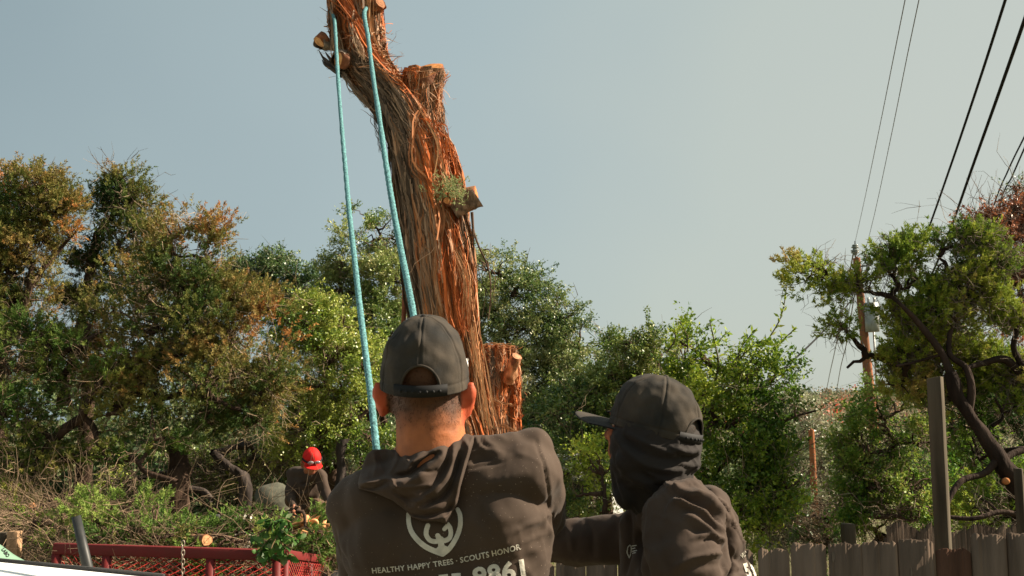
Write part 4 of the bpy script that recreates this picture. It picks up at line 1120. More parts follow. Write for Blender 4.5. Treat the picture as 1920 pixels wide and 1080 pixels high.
    V, Qe = ell(c + u * (h + .001), (.007, .007, .0045), np.stack([rt, f, u], 1)); mesh('button', V, Qe, m1, parent, smooth=True)
    return rt, f, u

def creases(V, N, amp, f=3.2, seed=0):
    q = V + .05 * np.stack([NZ[seed % 8](V, 3.0), NZ[(seed + 1) % 8](V, 3.0), NZ[(seed + 2) % 8](V, 3.0)], 1)
    a = np.clip(1 - np.abs(NZ[(seed + 3) % 8](q * np.array([1, 1, 1.6]), f)) * 1.6, 0, 1)**2 - .2
    b = np.clip(1 - np.abs(NZ[(seed + 5) % 8](q * np.array([1.5, 1, 1]), f * 2.1)) * 1.6, 0, 1)**2 - .2
    m = np.clip(.5 + .5 * NZ[(seed + 6) % 8](V, 1.7), 0, 1)
    return V + N * (amp * (a + .45 * b) * m)[:, None]

def bvh(V, F):
    return BVHTree.FromPolygons([tuple(v) for v in V], [tuple(int(i) for i in f) for f in F])

def throw(px, py, trees, off=.0015):
    """where the sight line through a pixel meets the cloth, so that the print lies on it"""
    o = Vector((0, 0, CAMZ)); d = (Vector(U(px, py, 5.0)) - o).normalized(); best = None
    for t in trees:
        h = t.ray_cast(o, d)
        if h[0] is not None and (best is None or h[3] < best[3]): best = h
    if best is None: return None
    n = best[1]
    if n.dot(d) > 0: n = -n
    return best[0] + n * off

def print_mesh(name, V2, F, trees, mat, parent, off=.0015):
    bm = bmesh.new(); vs = [bm.verts.new((v[0], v[1], 0)) for v in V2]
    for f in F:
        try: bm.faces.new([vs[i] for i in f])
        except ValueError: pass
    bmesh.ops.triangulate(bm, faces=bm.faces[:])
    for _ in range(4):
        es = [e for e in bm.edges if e.calc_length() > 6]
        if not es: break
        bmesh.ops.subdivide_edges(bm, edges=es, cuts=1); bmesh.ops.triangulate(bm, faces=bm.faces[:])
    bad = []
    for v in bm.verts:
        p = throw(v.co.x, v.co.y, trees, off)
        if p is None: bad.append(v)
        else: v.co = p
    bmesh.ops.delete(bm, geom=bad, context='VERTS')
    me = bpy.data.meshes.new(name); bm.to_mesh(me); bm.free(); me.materials.append(mat)
    return put(name, me, None, parent)

def text_px(s, x0, y0, x1, y1, hpx, bend=0.0, bold=.02, hpx2=None, space=1.0):
    """lettering as flat outline: from baseline point (x0,y0) to (x1,y1) in photo pixels"""
    cu = bpy.data.curves.new('t', 'FONT'); cu.body = s; cu.size = 1; cu.offset = bold; cu.resolution_u = 3; cu.space_character = space
    o = bpy.data.objects.new('t', cu); COL.objects.link(o); dg = bpy.context.evaluated_depsgraph_get(); dg.update()
    me = o.evaluated_get(dg).to_mesh(); V = np.array([v.co[:2] for v in me.vertices]); F = [list(p.vertices) for p in me.polygons]
    o.evaluated_get(dg).to_mesh_clear(); bpy.data.objects.remove(o); bpy.data.curves.remove(cu)
    w = V[:, 0].max() - V[:, 0].min(); t = (V[:, 0] - V[:, 0].min()) / w; H = V[:, 1] / .72
    hh = hpx + ((hpx2 or hpx) - hpx) * t
    d = np.array([x1 - x0, y1 - y0], float); n = np.array([d[1], -d[0]]) / np.linalg.norm(d)
    bx = x0 + d[0] * t; by = y0 + d[1] * t + bend * 4 * t * (1 - t)
    return np.stack([bx + n[0] * H * hh, by + n[1] * H * hh], 1), F

def strokes_px(lines):
    """thick polylines with round ends -> (V2, F)"""
    V = []; F = []
    for pts, w0, w1 in lines:
        L = smooth_line(np.array(pts, float), 8 * len(pts)); T = unit(np.gradient(L, axis=0)); N_ = np.stack([-T[:, 1], T[:, 0]], 1); w = np.linspace(w0, w1, len(L))[:, None] / 2
        # round ends
        a = L - N_ * w; b = L + N_ * w; b0 = len(V); V += list(np.concatenate([a, b])); n = len(L)
        F += [[b0 + i, b0 + i + 1, b0 + n + i + 1, b0 + n + i] for i in range(n - 1)]
        for c, ww in ((L[0], w[0, 0]), (L[-1], w[-1, 0])):
            b0 = len(V); V += [c + ww * .98 * np.array([math.cos(q), math.sin(q)]) for q in np.linspace(0, 2 * np.pi, 12, endpoint=False)]; F.append(list(range(b0, b0 + 12)))
    return np.array(V), F

def skin_col(V, base=(.42, .17, .085)):
    return np.tile(np.array(base), (len(V), 1)) * (1 + .10 * NZ[1](V, 9.0)[:, None])

def finish(name, V, F, mat, parent, col=None):
    return mesh(name, V, F, mat, parent, col, smooth=True)

# ---------------------------------------------- the man in the middle, seen from behind
def PX(px, py, Y, r): return U(px, py, Y), W(r, Y)
A = empty('person', (-.13, 2.17, 0)); tag(A, 'person from behind in charcoal snapback cap, dark hooded shirt with shield print, pulling the rope', 'person')
hc = U(797, 706, 2.13)
hp, wA, RA = head_prims(hc, (.0, .97, .22), (0, -.22, .97), 1.0, True, .030)
hipA = np.array([-.12, 2.16, .95])
hL = U(716, 930, 2.44); hR = U(800, 805, 2.62)
elL = U(688, 1110, 2.34); elR = U(1012, 965, 2.36)
shL = U(668, 948, 2.16); shR = U(997, 884, 2.16)
body = hp + [caps(U(804, 762, 2.125), U(812, 880, 2.13), W(62, 2.13), W(68, 2.13)), caps(U(760, 880, 2.15), U(900, 868, 2.15), .05, .05), ell(U(836, 1010, 2.17), (.155, .095, .20)), ell(hipA, (.15, .10, .14)),
     caps(shL, elL, .042, .036), caps(elL, hL, .036, .025), caps(shR, elR, .042, .036), caps(elR, hR + np.array([.02, -.04, -.03]), .034, .025), ell((-.12, 2.17, 1.15), (.14, .095, .16))]
body += [caps((-.21, 2.16, .92), (-.25, 2.12, .50), .08, .055), caps((-.25, 2.12, .50), (-.27, 2.10, .09), .052, .038), caps((-.03, 2.18, .92), (.02, 2.24, .50), .08, .055), caps((.02, 2.24, .5), (.05, 2.26, .09), .052, .038)]
body += hand(hL - np.array([.0, .02, .045]), (.25, .2, .9), (1, .2, 0), 1, 1.15) + hand(hR + np.array([.015, -.03, -.04]), (-.5, .5, .7), (-.6, .2, -.6), -1, 1.15)
V, N, Fq = remesh(body, .0075, 3)
px, py = proj(V); col = skin_col(V, (.36, .118, .042))
hair = np.clip((812 - py + 3 * NZ[3](V, 30.0)) / 46, 0, 1) * np.clip((V[:, 2] - hc[2] + .16) / .02, 0, 1) * ((np.abs(V[:, 0] - hc[0]) < .078))
hair = hair * .93
hair = np.maximum(hair, (V[:, 2] > hc[2] - .005) * (V[:, 1] < hc[1] + .07)  * .9)
col = col * (1 - hair[:, None]) + np.array((.055, .024, .011)) * hair[:, None]
red = (np.abs(V[:, 0] - hc[0]) > .079) & (py < 800) & (py > 715)
col[red] = np.array((.44, .085, .035))  # ears painted red: the glow of sun through them put into the colour
V2 = displace_visible(V, N, [([(760, 802), (800, 808), (855, 801)], 3, -.002), ([(756, 822), (800, 829), (840, 822)], 3, -.002)])
finish('body', V2, Fq, MAT['skin'], A, col)
rh = np.random.default_rng(3); kk2 = rh.choice(np.where(hair > .12)[0], 9000); kk2 = kk2[rh.uniform(size=9000) < hair[kk2]]
hb = V2[kk2] + rh.normal(size=(len(kk2), 3)) * .0022; hn = N[kk2]; dd_ = unit(hn * .55 + np.array([0, 0, -1.]) + rh.normal(size=hb.shape) * .25)
Vh_, Th_ = leaf_tris(hb - hn * .0005, dd_, rh.uniform(.004, .008, len(kk2)), np.full(len(kk2), .0008), rh)
oh = mesh('hair', Vh_, Th_, MAT['twig'], A, np.repeat(np.array([[.03, .015, .008]]) * rh.uniform(.5, 1.6, (len(kk2), 1)), 3, 0)); oh['kind'] = 'stuff'
face_parts(A, wA, RA)
# shirt
tor = [caps(U(702, 940, 2.15), U(985, 884, 2.15), W(60, 2.15), W(62, 2.15), ((0, 1, 0), 1.25)), caps(U(812, 872, 2.14), U(960, 868, 2.15), W(50, 2.15), W(50, 2.15)), caps(U(815, 880, 2.14), U(700, 925, 2.15), W(48, 2.14), W(50, 2.15)),
       ell(U(838, 1010, 2.17), (W(196, 2.17), .130, W(160, 2.17))), ell(U(930, 985, 2.13), (W(80, 2.13), .085, W(90, 2.13))), ell(U(735, 1010, 2.13), (W(80, 2.13), .085, W(90, 2.13)))]
c1 = U(845, 1070, 2.17); tor.append(loft([(c1[0], 2.17, c1[2] + .12, W(188, 2.17), .115, 0), (c1[0], 2.17, c1[2], W(179, 2.17), .125, 0), (c1[0], 2.17, c1[2] - .15, .185, .125, 0), (-.13, 2.17, 1.0, .19, .13, 0), (-.13, 2.17, .86, .195, .135, 0)]))
shA = tor + [caps(shL, elL, W(53, 2.15), .052), caps(elL, U(712, 960, 2.42), .050, .042), caps(shR, elR, W(58, 2.15), .060), caps(U(1000, 845, 2.16), U(985, 900, 2.16), W(40, 2.16), W(46, 2.16)), caps(elR, U(880, 900, 2.55), .056, .044)]
shA.append(caps(U(1008, 900, 2.19), U(1016, 975, 2.30), W(46, 2.2), W(38, 2.3)))
V, N, Fq = remesh(shA, .0055, 9)
fA = [([(960, 1000), (985, 985), (1015, 975)], 5, .006), ([(975, 1020), (1000, 1008), (1022, 1000)], 4, .005), ([(880, 880), (905, 872), (940, 866)], 4, -.004), ([(1004, 822), (1019, 870), (1027, 930), (1025, 1000)], 2.2, -.0035), ([(1010, 822), (1025, 870), (1033, 930), (1031, 1000)], 4, .002),
      ([(890, 822), (898, 838), (912, 850)], 4, .006), ([(905, 818), (912, 832), (930, 842)], 4, .004), ([(884, 868), (900, 862), (925, 858)], 4, -.007), ([(884, 850), (905, 846), (940, 850)], 5, .005), ([(925, 816), (935, 824), (950, 828)], 4, .003),
      ([(842, 900), (843, 1000), (846, 1090)], 30, -.016), ([(1028, 965), (1040, 985), (1055, 960)], 6, -.012), ([(1050, 900), (1054, 930), (1058, 950)], 5, .006), ([(1028, 990), (1036, 1004), (1050, 1000)], 6, .006),
      ([(640, 1010), (655, 1045), (670, 1065)], 8, .006), ([(625, 985), (640, 1030), (660, 1060)], 5, -.006), ([(1020, 1010), (1000, 1030), (960, 1040)], 10, .004), ([(1022, 1040), (1000, 1062), (970, 1075)], 9, .004),
      ([(935, 880), (955, 940), (960, 990)], 42, .012), ([(640, 900), (690, 890)], 18, .003)]
V = displace_visible(V, N, fA)
V = V + N * (.0022 * NZ[2](V * np.array([1, 1, .6]), 7.0) + .0012 * NZ[3](V, 15.0))[:, None]
V = creases(V, N, .0055, 3.0, 1)
finish('shirt', V, Fq, MAT['shirt_dusty'], A); tA = bvh(V, Fq)
# hood lying on the back
poly = np.array([(699, 843), (722, 842), (745, 844), (757, 843), (800, 836), (820, 827), (845, 816), (862, 813), (878, 814), (889, 818), (888, 830), (882, 850), (873, 880), (863, 915), (858, 945), (848, 962), (838, 983), (822, 978), (795, 977), (773, 971), (758, 955), (735, 938), (705, 925), (673, 916), (671, 905), (679, 875), (688, 852)], float)
def inside(px, py, P):
    res = np.zeros(len(px), bool); n = len(P); j = n - 1
    for i in range(n):
        c = ((P[i, 1] > py) != (P[j, 1] > py)) & (px < (P[j, 0] - P[i, 0]) * (py - P[i, 1]) / (P[j, 1] - P[i, 1] + 1e-12) + P[i, 0]); res ^= c; j = i
    return res
def edge_dist(px, py, P):
    d = np.full(len(px), 1e9)
    for i in range(len(P)):
        a = P[i]; b = P[(i + 1) % len(P)]; ab = b - a; t = np.clip(((px - a[0]) * ab[0] + (py - a[1]) * ab[1]) / (ab @ ab), 0, 1)
        d = np.minimum(d, np.hypot(px - a[0] - t * ab[0], py - a[1] - t * ab[1]))
    return d
step = 1.5; gx_ = np.arange(664, 896, step); gy_ = np.arange(806, 992, step); GX_, GY_ = np.meshgrid(gx_, gy_); fx, fy = GX_.ravel(), GY_.ravel()
ins = inside(fx, fy, poly); ed = edge_dist(fx, fy, poly) * np.where(ins, 1, -1)
keep = ed > -1.6
thick = .030 * np.sqrt(np.clip(1 - (1 - np.clip((ed + 2) / 24, 0, 1))**2, 0, 1)) + .022 * np.exp(-((fx - 770) / 85)**2 - ((fy - 900) / 60)**2)
HR = [([(866, 816), (878, 840), (871, 870), (862, 905), (857, 935), (846, 962)], 5.5, .014), ([(885, 820), (878, 860), (867, 895), (861, 940)], 3.5, .010), ([(852, 830), (848, 870), (832, 900), (800, 928), (770, 946)], 8, .013),
      ([(862, 850), (850, 895), (830, 930), (790, 948)], 6, -.018), ([(845, 825), (835, 870), (818, 905), (790, 930)], 5, -.010), ([(838, 840), (805, 875), (770, 895), (740, 912)], 14, .014), ([(820, 850), (795, 865), (770, 888), (740, 894)], 6.5, -.030),
      ([(757, 848), (768, 866), (795, 856), (830, 836)], 5, .014), ([(800, 842), (780, 858), (763, 880)], 4, .009), ([(712, 868), (728, 862), (738, 852)], 20, -.012), ([(690, 890), (710, 895), (730, 880)], 10, -.010),
      ([(672, 907), (700, 903), (722, 897), (738, 900)], 3.5, .010), ([(674, 914), (700, 916), (725, 906)], 4, -.010), ([(735, 893), (737, 908), (745, 915)], 4, .010), ([(760, 962), (800, 966), (835, 958), (852, 946)], 6, -.014), ([(768, 972), (800, 977), (835, 970), (848, 958)], 4, .006),
      ([(750, 915), (790, 912), (810, 908)], 4, .004), ([(785, 880), (805, 885), (822, 880)], 4, -.004), ([(750, 930), (780, 935), (810, 930)], 5, -.006), ([(735, 918), (760, 935), (775, 952)], 6, -.008), ([(700, 850), (705, 870), (700, 890)], 4, .007), ([(745, 846), (742, 866), (728, 890)], 4, .010)]
thick = thick + ridge(fx, fy, HR) * np.clip((ed + 2) / 8, 0, 1)
thick = thick + .0016 * NZ[6](np.stack([fx * .011, fy * .011, 0 * fx], 1), 2.0) * np.clip(ed / 8, 0, 1)
def snap(px, py, P):
    best = (1e9, px, py)
    for i in range(len(P)):
        a = P[i]; ab = P[(i + 1) % len(P)] - a; t = min(1, max(0, ((px - a[0]) * ab[0] + (py - a[1]) * ab[1]) / (ab @ ab))); q = a + ab * t; d = math.hypot(px - q[0], py - q[1])
        if d < best[0]: best = (d, q[0], q[1])
    return best[1], best[2]
for k in np.where((ed < .2) & (ed > -2.5))[0]: fx[k], fy[k] = snap(fx[k], fy[k], poly)
o_ = Vector((0, 0, CAMZ)); base = np.full(len(fx), np.nan); hm = {}
for k in np.where(keep)[0]:
    d_ = (Vector(U(fx[k], fy[k], 5.0)) - o_).normalized(); h_ = tA.ray_cast(o_, d_)
    base[k] = h_[3] if h_[0] is not None else np.nan
    hm[k] = d_
bb = base.reshape(GX_.shape).copy()
for it in range(60):                                   # carry the distance smoothly past the shoulder line
    nanm = np.isnan(bb)
    if not nanm.any(): break
    acc_ = np.zeros_like(bb); cn = np.zeros_like(bb)
    for dy_, dx_ in ((0, 1), (0, -1), (1, 0), (-1, 0)):
        s_ = np.roll(bb, (dy_, dx_), (0, 1)); ok = ~np.isnan(s_); acc_[ok] += s_[ok]; cn[ok] += 1
    fillm = nanm & (cn > 0); bb[fillm] = acc_[fillm] / cn[fillm]
lim = np.nanmin(bb[60:100]) + .20
bb = np.minimum(bb, 2.17)
for it in range(10):
    bb = (bb + np.roll(bb, 1, 0) + np.roll(bb, -1, 0) + np.roll(bb, 1, 1) + np.roll(bb, -1, 1)) / 5
base = bb.ravel()
ids = -np.ones(len(fx), int); kk_ = np.where(keep)[0]; ids[kk_] = np.arange(len(kk_))
Vh = np.array([np.array(o_) + np.array(hm[k]) * (base[k] - thick[k] + 0) for k in kk_])
Vb = np.array([np.array(o_) + np.array(hm[k]) * (base[k] + .004 + .02 * (fy[k] < 850)) for k in kk_])
nxg = len(gx_); Qh = []
for rr0 in range(len(gy_) - 1):
    for cc0 in range(nxg - 1):
        q = [rr0 * nxg + cc0, rr0 * nxg + cc0 + 1, (rr0 + 1) * nxg + cc0 + 1, (rr0 + 1) * nxg + cc0]
        if all(ids[x] >= 0 for x in q): Qh.append([ids[x] for x in q])
Qh = np.array(Qh); nb_ = len(Vh)
ec = {}
for q in Qh:
    for a_, b_ in zip(q, np.roll(q, -1)):
        if (b_, a_) in ec: ec.pop((b_, a_))
        else: ec[(a_, b_)] = 1
sides = [[b_, a_, a_ + nb_, b_ + nb_] for a_, b_ in ec]
Vh_all = np.concatenate([Vh, Vb]); Fh = np.concatenate([Qh[:, ::-1], Qh + nb_, np.array(sides)[:, ::-1]])
finish('hood', Vh_all, Fh, MAT['shirt'], A); tH = bvh(Vh_all, Fh)
# print
z = lambda x, y: (680 + x / 4.923, 960 + y / 4.923); zz = lambda L: [z(*p) for p in L]; q = 1 / 4.923
lines = [(zz([(425, 20), (427, 90), (440, 150), (470, 210), (525, 275), (590, 325), (660, 358), (735, 386)]), 42 * q, 52 * q), (zz([(735, 386), (795, 340), (845, 275), (885, 195), (906, 110), (902, 30), (880, -22)]), 50 * q, 40 * q),
         (zz([(602, 125), (588, 170), (588, 215), (618, 258), (665, 272), (715, 262), (760, 262), (800, 240), (814, 195), (806, 150), (785, 118)]), 44 * q, 46 * q), (zz([(785, 118), (768, 138), (750, 158)]), 40 * q, 38 * q),
         (zz([(690, 215), (700, 235), (715, 262)]), 44 * q, 60 * q), (zz([(722, 250), (722, 300), (735, 370)]), 54 * q, 60 * q), (zz([(700, 345), (735, 330), (770, 340)]), 50 * q, 50 * q)]
V2, F2 = strokes_px(lines)
class Off: pass
def only_shirt(V2, F2, name, off=.0018): return print_mesh(name, V2, F2, [tA], MAT['print'], A, off)
only_shirt(V2, F2, 'shield_print')
V2, F2 = text_px('HEALTHY HAPPY TREES \u00b7 SCOUTS HONOR', 699, 1074, 976, 1029.5, 10.0, bend=7.5, bold=.016, hpx2=11.0, space=1.06); only_shirt(V2, F2, 'lettering')
V2, F2 = text_px('9861', 890, 1098, 986, 1082, 33, bold=.035, hpx2=35, space=1.04); only_shirt(V2, F2, 'number')
V2, F2 = text_px('55', 822, 1108, 868, 1104, 30, bold=.035, space=1.04); only_shirt(V2, F2, 'number')
# cap, glasses, trousers, boots
cc_ = U(796, 725, 2.125) + np.array([0, .0, .0])
capA = empty('cap', cc_); capA.parent = A; capA.location = Vector(cc_) - wloc(A); capA.matrix_parent_inverse = Matrix.Identity(4)
cap_thing(capA, cc_ + np.array([0, .005, .002]), (.0, .97, .24), (.0, -.24, .97), W(81, 2.13), .112, .147, MAT['cap'], MAT['capmesh'], folds=.0016, seed=2)
gl = Acc()
for sx, (ax, ay, bx, by) in ((-1, (720, 690, 731, 744)), (1, (875, 678, 876, 733))):
    V, Q = line_tube(np.array([U(bx, by, 2.115), U((ax + bx) / 2, (ay + by) / 2, 2.13), U(ax, ay, 2.19), U(ax - sx * 6, ay - 6, 2.235)]), [.0028, .003, .0028, .0025], 16, 8); gl.add(V, Q)
V, Q = line_tube(np.array([U(716, 686, 2.235), wA(-.03, .125, .0), wA(0, .128, .004), wA(.03, .125, .0), U(878, 674, 2.235)]), [.003] * 5, 24, 8); gl.add(V, Q)
g_ = gl.build('sunglasses', MAT['white_plastic'], A, smooth=True, color=False)
for sg in (-1, 1):
    V, Q = ell(wA(.032 * sg, .121, -.004), (.028, .004, .019), RA); mesh('lens', V, Q, MAT['plastic'], g_, smooth=True)
def legs(parent, hip, kneeL, footL, kneeR, footR, mat):
    hip = np.array(hip, float)
    pr = [ell(hip, (.175, .13, .13)), caps(hip + [-.09, 0, -.05], kneeL, .095, .075), caps(kneeL, footL, .075, .062), caps(hip + [.09, 0, -.05], kneeR, .095, .075), caps(kneeR, footR, .075, .062)]
    V, N, Fq = remesh(pr, .012, 4); V = V + N * (.004 * NZ[1](V, 6.0))[:, None]
    finish('trousers', V, Fq, mat, parent)
    for f in (footL, footR):
        f = np.array(f, float); V, N, Fq = remesh([caps(f + [0, -.05, -.055], f + [0, .16, -.06], .045, .042, ((1, 0, 0), .95)), caps(f + [0, 0, .06], f + [0, 0, -.05], .05, .05)], .010, 3); V[:, 2] = np.maximum(V[:, 2], 0.002)
        finish('boot', V, Fq, MAT['boot'], parent)
legs(A, hipA, (-.25, 2.12, .5), (-.27, 2.10, .10), (.02, 2.24, .5), (.05, 2.26, .10), MAT['jeans'])

# ---------------------------------------------- the man on the right in the neck cloth
B = empty('person', (.42, 2.42, 0)); tag(B, 'person in flat-billed cap over a black neck cloth, arm reaching left behind the other man', 'person')
fB = (-.76, .61, .20); uB = (.20, -.02, .97)
hB = U(1222, 812, 2.38)
hp, wB, RB = head_prims(hB, fB, uB, 1.02, False)
nearS = U(1283, 985, 2.24); nearE = U(1272, 1190, 2.20); farS = U(1190, 1005, 2.56); farE = U(1095, 1018, 2.62); farH = U(985, 1006, 2.70)
hipB = np.array([.50, 2.42, .93])
body = hp + [caps(U(1225, 850, 2.4), U(1250, 950, 2.42), .062, .07), ell(U(1290, 1060, 2.42), (.10, .13, .18)), ell(hipB, (.12, .14, .13)), caps(nearS, nearE, .045, .038), caps(nearE, U(1150, 1180, 2.45), .036, .026),
     caps(farS, farE, .045, .036), caps(farE, farH, .036, .026), caps(hipB + [0, -.08, 0], (.48, 2.30, .5), .08, .055), caps((.48, 2.30, .5), (.58, 2.28, .09), .052, .038), caps(hipB + [0, .08, 0], (.42, 2.56, .5), .08, .055), caps((.42, 2.56, .5), (.46, 2.58, .09), .052, .038),
     ell((.5, 2.42, 1.12), (.11, .14, .16))]
body += hand(farH, (-.9, .1, .25), (0, -.2, 1), 1, 1.1) + hand(U(1150, 1180, 2.45), (-.8, .5, .1), (.2, .3, .9), -1, .9)
V, N, Fq = remesh(body, .0075, 3); cb_ = skin_col(V, (.36, .13, .06)); cb_[(V[:, 2] > hB[2] - .05) & (((V - hB) @ unit(np.array(fB))) < .07)] = (.022, .016, .012); finish('body', V, Fq, MAT['skin'], B, cb_); face_parts(B, wB, RB, 1.02)
sp = [caps(U(1283, 965, 2.26), U(1205, 1000, 2.56), W(64, 2.3), W(50, 2.5)), ell(U(1318, 1010, 2.42), (W(70, 2.4), .15, W(95, 2.4))), ell(U(1285, 1075, 2.42), (W(112, 2.42), .17, W(110, 2.42))), caps(U(1262, 930, 2.40), U(1300, 985, 2.40), W(52, 2.4), W(72, 2.4)),
      loft([(U(1290, 1080, 2.42)[0], 2.42, U(0, 1060, 2.42)[2], W(112, 2.42), .17, 0), (U(1290, 1080, 2.42)[0] + .02, 2.42, 1.12, .14, .175, 0), (.5, 2.42, .86, .145, .18, 0)]),
      caps(U(1283, 975, 2.22), U(1284, 1060, 2.17), W(74, 2.2), W(78, 2.2)), caps(U(1284, 1060, 2.17), nearE, W(76, 2.2), .07), caps(nearE, U(1180, 1180, 2.38), .066, .05), caps(farS, farE, W(50, 2.56), W(42, 2.6)), caps(farE, U(1005, 1010, 2.68), W(42, 2.62), W(34, 2.68)),
      caps(U(1196, 985, 2.42), U(1205, 1100, 2.42), W(34, 2.4), W(46, 2.4)), ell(U(1335, 965, 2.36), (W(42, 2.36), .07, W(55, 2.36)))]
V, N, Fq = remesh(sp, .0055, 7)
fBr = [([(1262, 895), (1262, 908), (1263, 920)], 2, -.005), ([(1258, 925), (1280, 928), (1310, 940), (1335, 960), (1345, 975)], 6, -.013), ([(1260, 915), (1290, 920), (1325, 935), (1350, 958), (1362, 990)], 7, .008),
       ([(1262, 936), (1290, 948), (1320, 965), (1345, 990), (1356, 1010)], 6, .011), ([(1282, 955), (1305, 962), (1330, 985), (1350, 1010)], 5, -.007), ([(1284, 968), (1310, 980), (1335, 1000), (1355, 1015)], 6, .010), ([(1290, 990), (1320, 1000), (1345, 1008)], 5, -.008),
       ([(1300, 1012), (1325, 1003), (1350, 1012), (1362, 1025)], 4.5, .010), ([(1315, 1016), (1335, 1010), (1355, 1020)], 4, -.010), ([(1300, 1048), (1330, 1040), (1355, 1036)], 5, .007), ([(1262, 1066), (1300, 1046), (1340, 1040), (1360, 1042)], 4, .007), ([(1270, 1080), (1310, 1062), (1350, 1058)], 6, -.006),
       ([(1366, 985), (1368, 1010), (1363, 1040), (1364, 1090)], 7, -.020), ([(1372, 960), (1378, 1000), (1374, 1040)], 9, .006), ([(1206, 950), (1198, 985), (1202, 1040), (1218, 1090)], 6, -.014), ([(1225, 930), (1212, 965), (1210, 1010)], 8, .006),
       ([(1330, 925), (1360, 965), (1372, 1000)], 4, .005), ([(1345, 985), (1360, 1003), (1366, 1018)], 3.5, .007), ([(1180, 960), (1182, 1010), (1176, 1070)], 5, -.010), ([(1150, 960), (1165, 985), (1168, 1020)], 5, .005), ([(1100, 975), (1110, 1000), (1112, 1040)], 6, -.004),
       ([(1060, 985), (1072, 1010), (1070, 1040)], 6, .004), ([(1390, 1010), (1384, 1040), (1376, 1070)], 6, .005), ([(1290, 900), (1320, 915), (1345, 938)], 5, -.004), ([(1230, 1000), (1240, 1040), (1262, 1080)], 9, -.004), ([(1370, 1040), (1385, 1052), (1400, 1050)], 5, -.005), ([(1368, 1070), (1385, 1066), (1402, 1058)], 5, .005)]
V = displace_visible(V, N, fBr)
V = V + N * (.0022 * NZ[4](V * np.array([1, 1, .6]), 8.0) + .0012 * NZ[5](V, 17.0))[:, None]
V = creases(V, N, .007, 3.4, 4)
finish('shirt', V, Fq, MAT['shirt'], B); tB = bvh(V, Fq)
# neck cloth drawn over the head under the cap
sp = [ell(U(1229, 835, 2.375), (W(86, 2.375), .098, W(72, 2.375))), caps(U(1222, 860, 2.37), U(1236, 915, 2.39), W(74, 2.37), W(66, 2.39)), caps(U(1176, 870, 2.37), U(1182, 908, 2.38), W(34, 2.37), W(36, 2.38)), caps(U(1188, 905, 2.38), U(1176, 928, 2.36), W(34, 2.37), W(24, 2.37)),
      caps(U(1285, 850, 2.35), U(1290, 868, 2.36), W(26, 2.35), W(24, 2.36)), ell(U(1230, 800, 2.38), (W(80, 2.38), .09, W(60, 2.38)))]
sp.append(ell(U(1222, 858, 2.325), (.082, .05, .05)))
V, N, Fq = remesh(sp, .005, 7)
fN = [([(1152, 805), (1170, 840), (1205, 868), (1250, 880), (1305, 878)], 6, .009), ([(1162, 812), (1190, 838), (1235, 858), (1300, 862)], 5, -.008), ([(1180, 815), (1220, 836), (1265, 850), (1308, 850)], 5, .008), ([(1150, 850), (1175, 885), (1215, 905), (1262, 898)], 8, .007),
      ([(1255, 838), (1285, 846), (1310, 842)], 4, .009), ([(1262, 848), (1290, 858), (1312, 856)], 4, -.010), ([(1270, 866), (1295, 872), (1314, 868)], 4, .008), ([(1160, 905), (1170, 930), (1176, 950)], 6, .006), ([(1200, 880), (1225, 905), (1255, 915)], 6, -.007), ([(1145, 880), (1155, 910), (1165, 940)], 5, -.005)]
V = displace_visible(V, N, fN); V = V + N * (.0012 * NZ[6](V, 14.0))[:, None]; V = creases(V, N, .006, 4.5, 2)
# open the cloth at the face
fdir = wB(0, 1, 0) - wB(0, 0, 0); udir = wB(0, 0, 1) - wB(0, 0, 0); loc_ = V - wB(0, 0, 0); ff = loc_ @ unit(fdir); uu = loc_ @ unit(udir); rt_ = np.abs(loc_ @ unit(wB(1, 0, 0) - wB(0, 0, 0)))
holev = (ff > .062) & (uu > -.085) & (uu < .05) & (rt_ < .07)
Fn = Fq[~holev[Fq].all(1)]
o = finish('neck_cloth', V, Fn, M('black_neck_cloth', (.020, .016, .014), rough=.85, spec=.2, sheen=.04, bump=[(16, .25, .02, 3), (900, .25, .0008, 2)]), B)
cB = U(1226, 812, 2.385); capB = empty('cap', cB); capB.parent = B; capB.location = Vector(cB) - wloc(B); capB.matrix_parent_inverse = Matrix.Identity(4)
cap_thing(capB, cB, (-.78, .58, .22), (.22, -.08, .97), W(76, 2.38), W(87, 2.38), .134, MAT['cap'], MAT['capmesh'], folds=.0016, seed=5, brim=.098)
V2, F2 = text_px('HEALTHY', 1392, 1046, 1411, 1030, 8, bold=.03); print_mesh('lettering', V2, F2, [tB], MAT['print'], B)
V2, F2 = text_px('51', 1401, 1084, 1417, 1078, 27, bold=.05); print_mesh('number', V2, F2, [tB], MAT['print'], B)
V2, F2 = strokes_px([([(1177, 1026), (1176, 1036), (1180, 1046)], 1.8, 1.8), ([(1177, 1026), (1181, 1022), (1184, 1028), (1183, 1037), (1180, 1046)], 1.8, 1.8), ([(1186, 1024), (1193, 1023)], 1.6, 1.6), ([(1186, 1029), (1191, 1028)], 1.6, 1.6), ([(1187, 1034), (1194, 1033)], 1.6, 1.6), ([(1187, 1038), (1192, 1037)], 1.6, 1.6)])
print_mesh('chest_print', V2, F2, [tB], MAT['print'], B)
legs(B, hipB, (.48, 2.30, .5), (.58, 2.28, .10), (.42, 2.56, .5), (.46, 2.58, .10), MAT['jeans'])

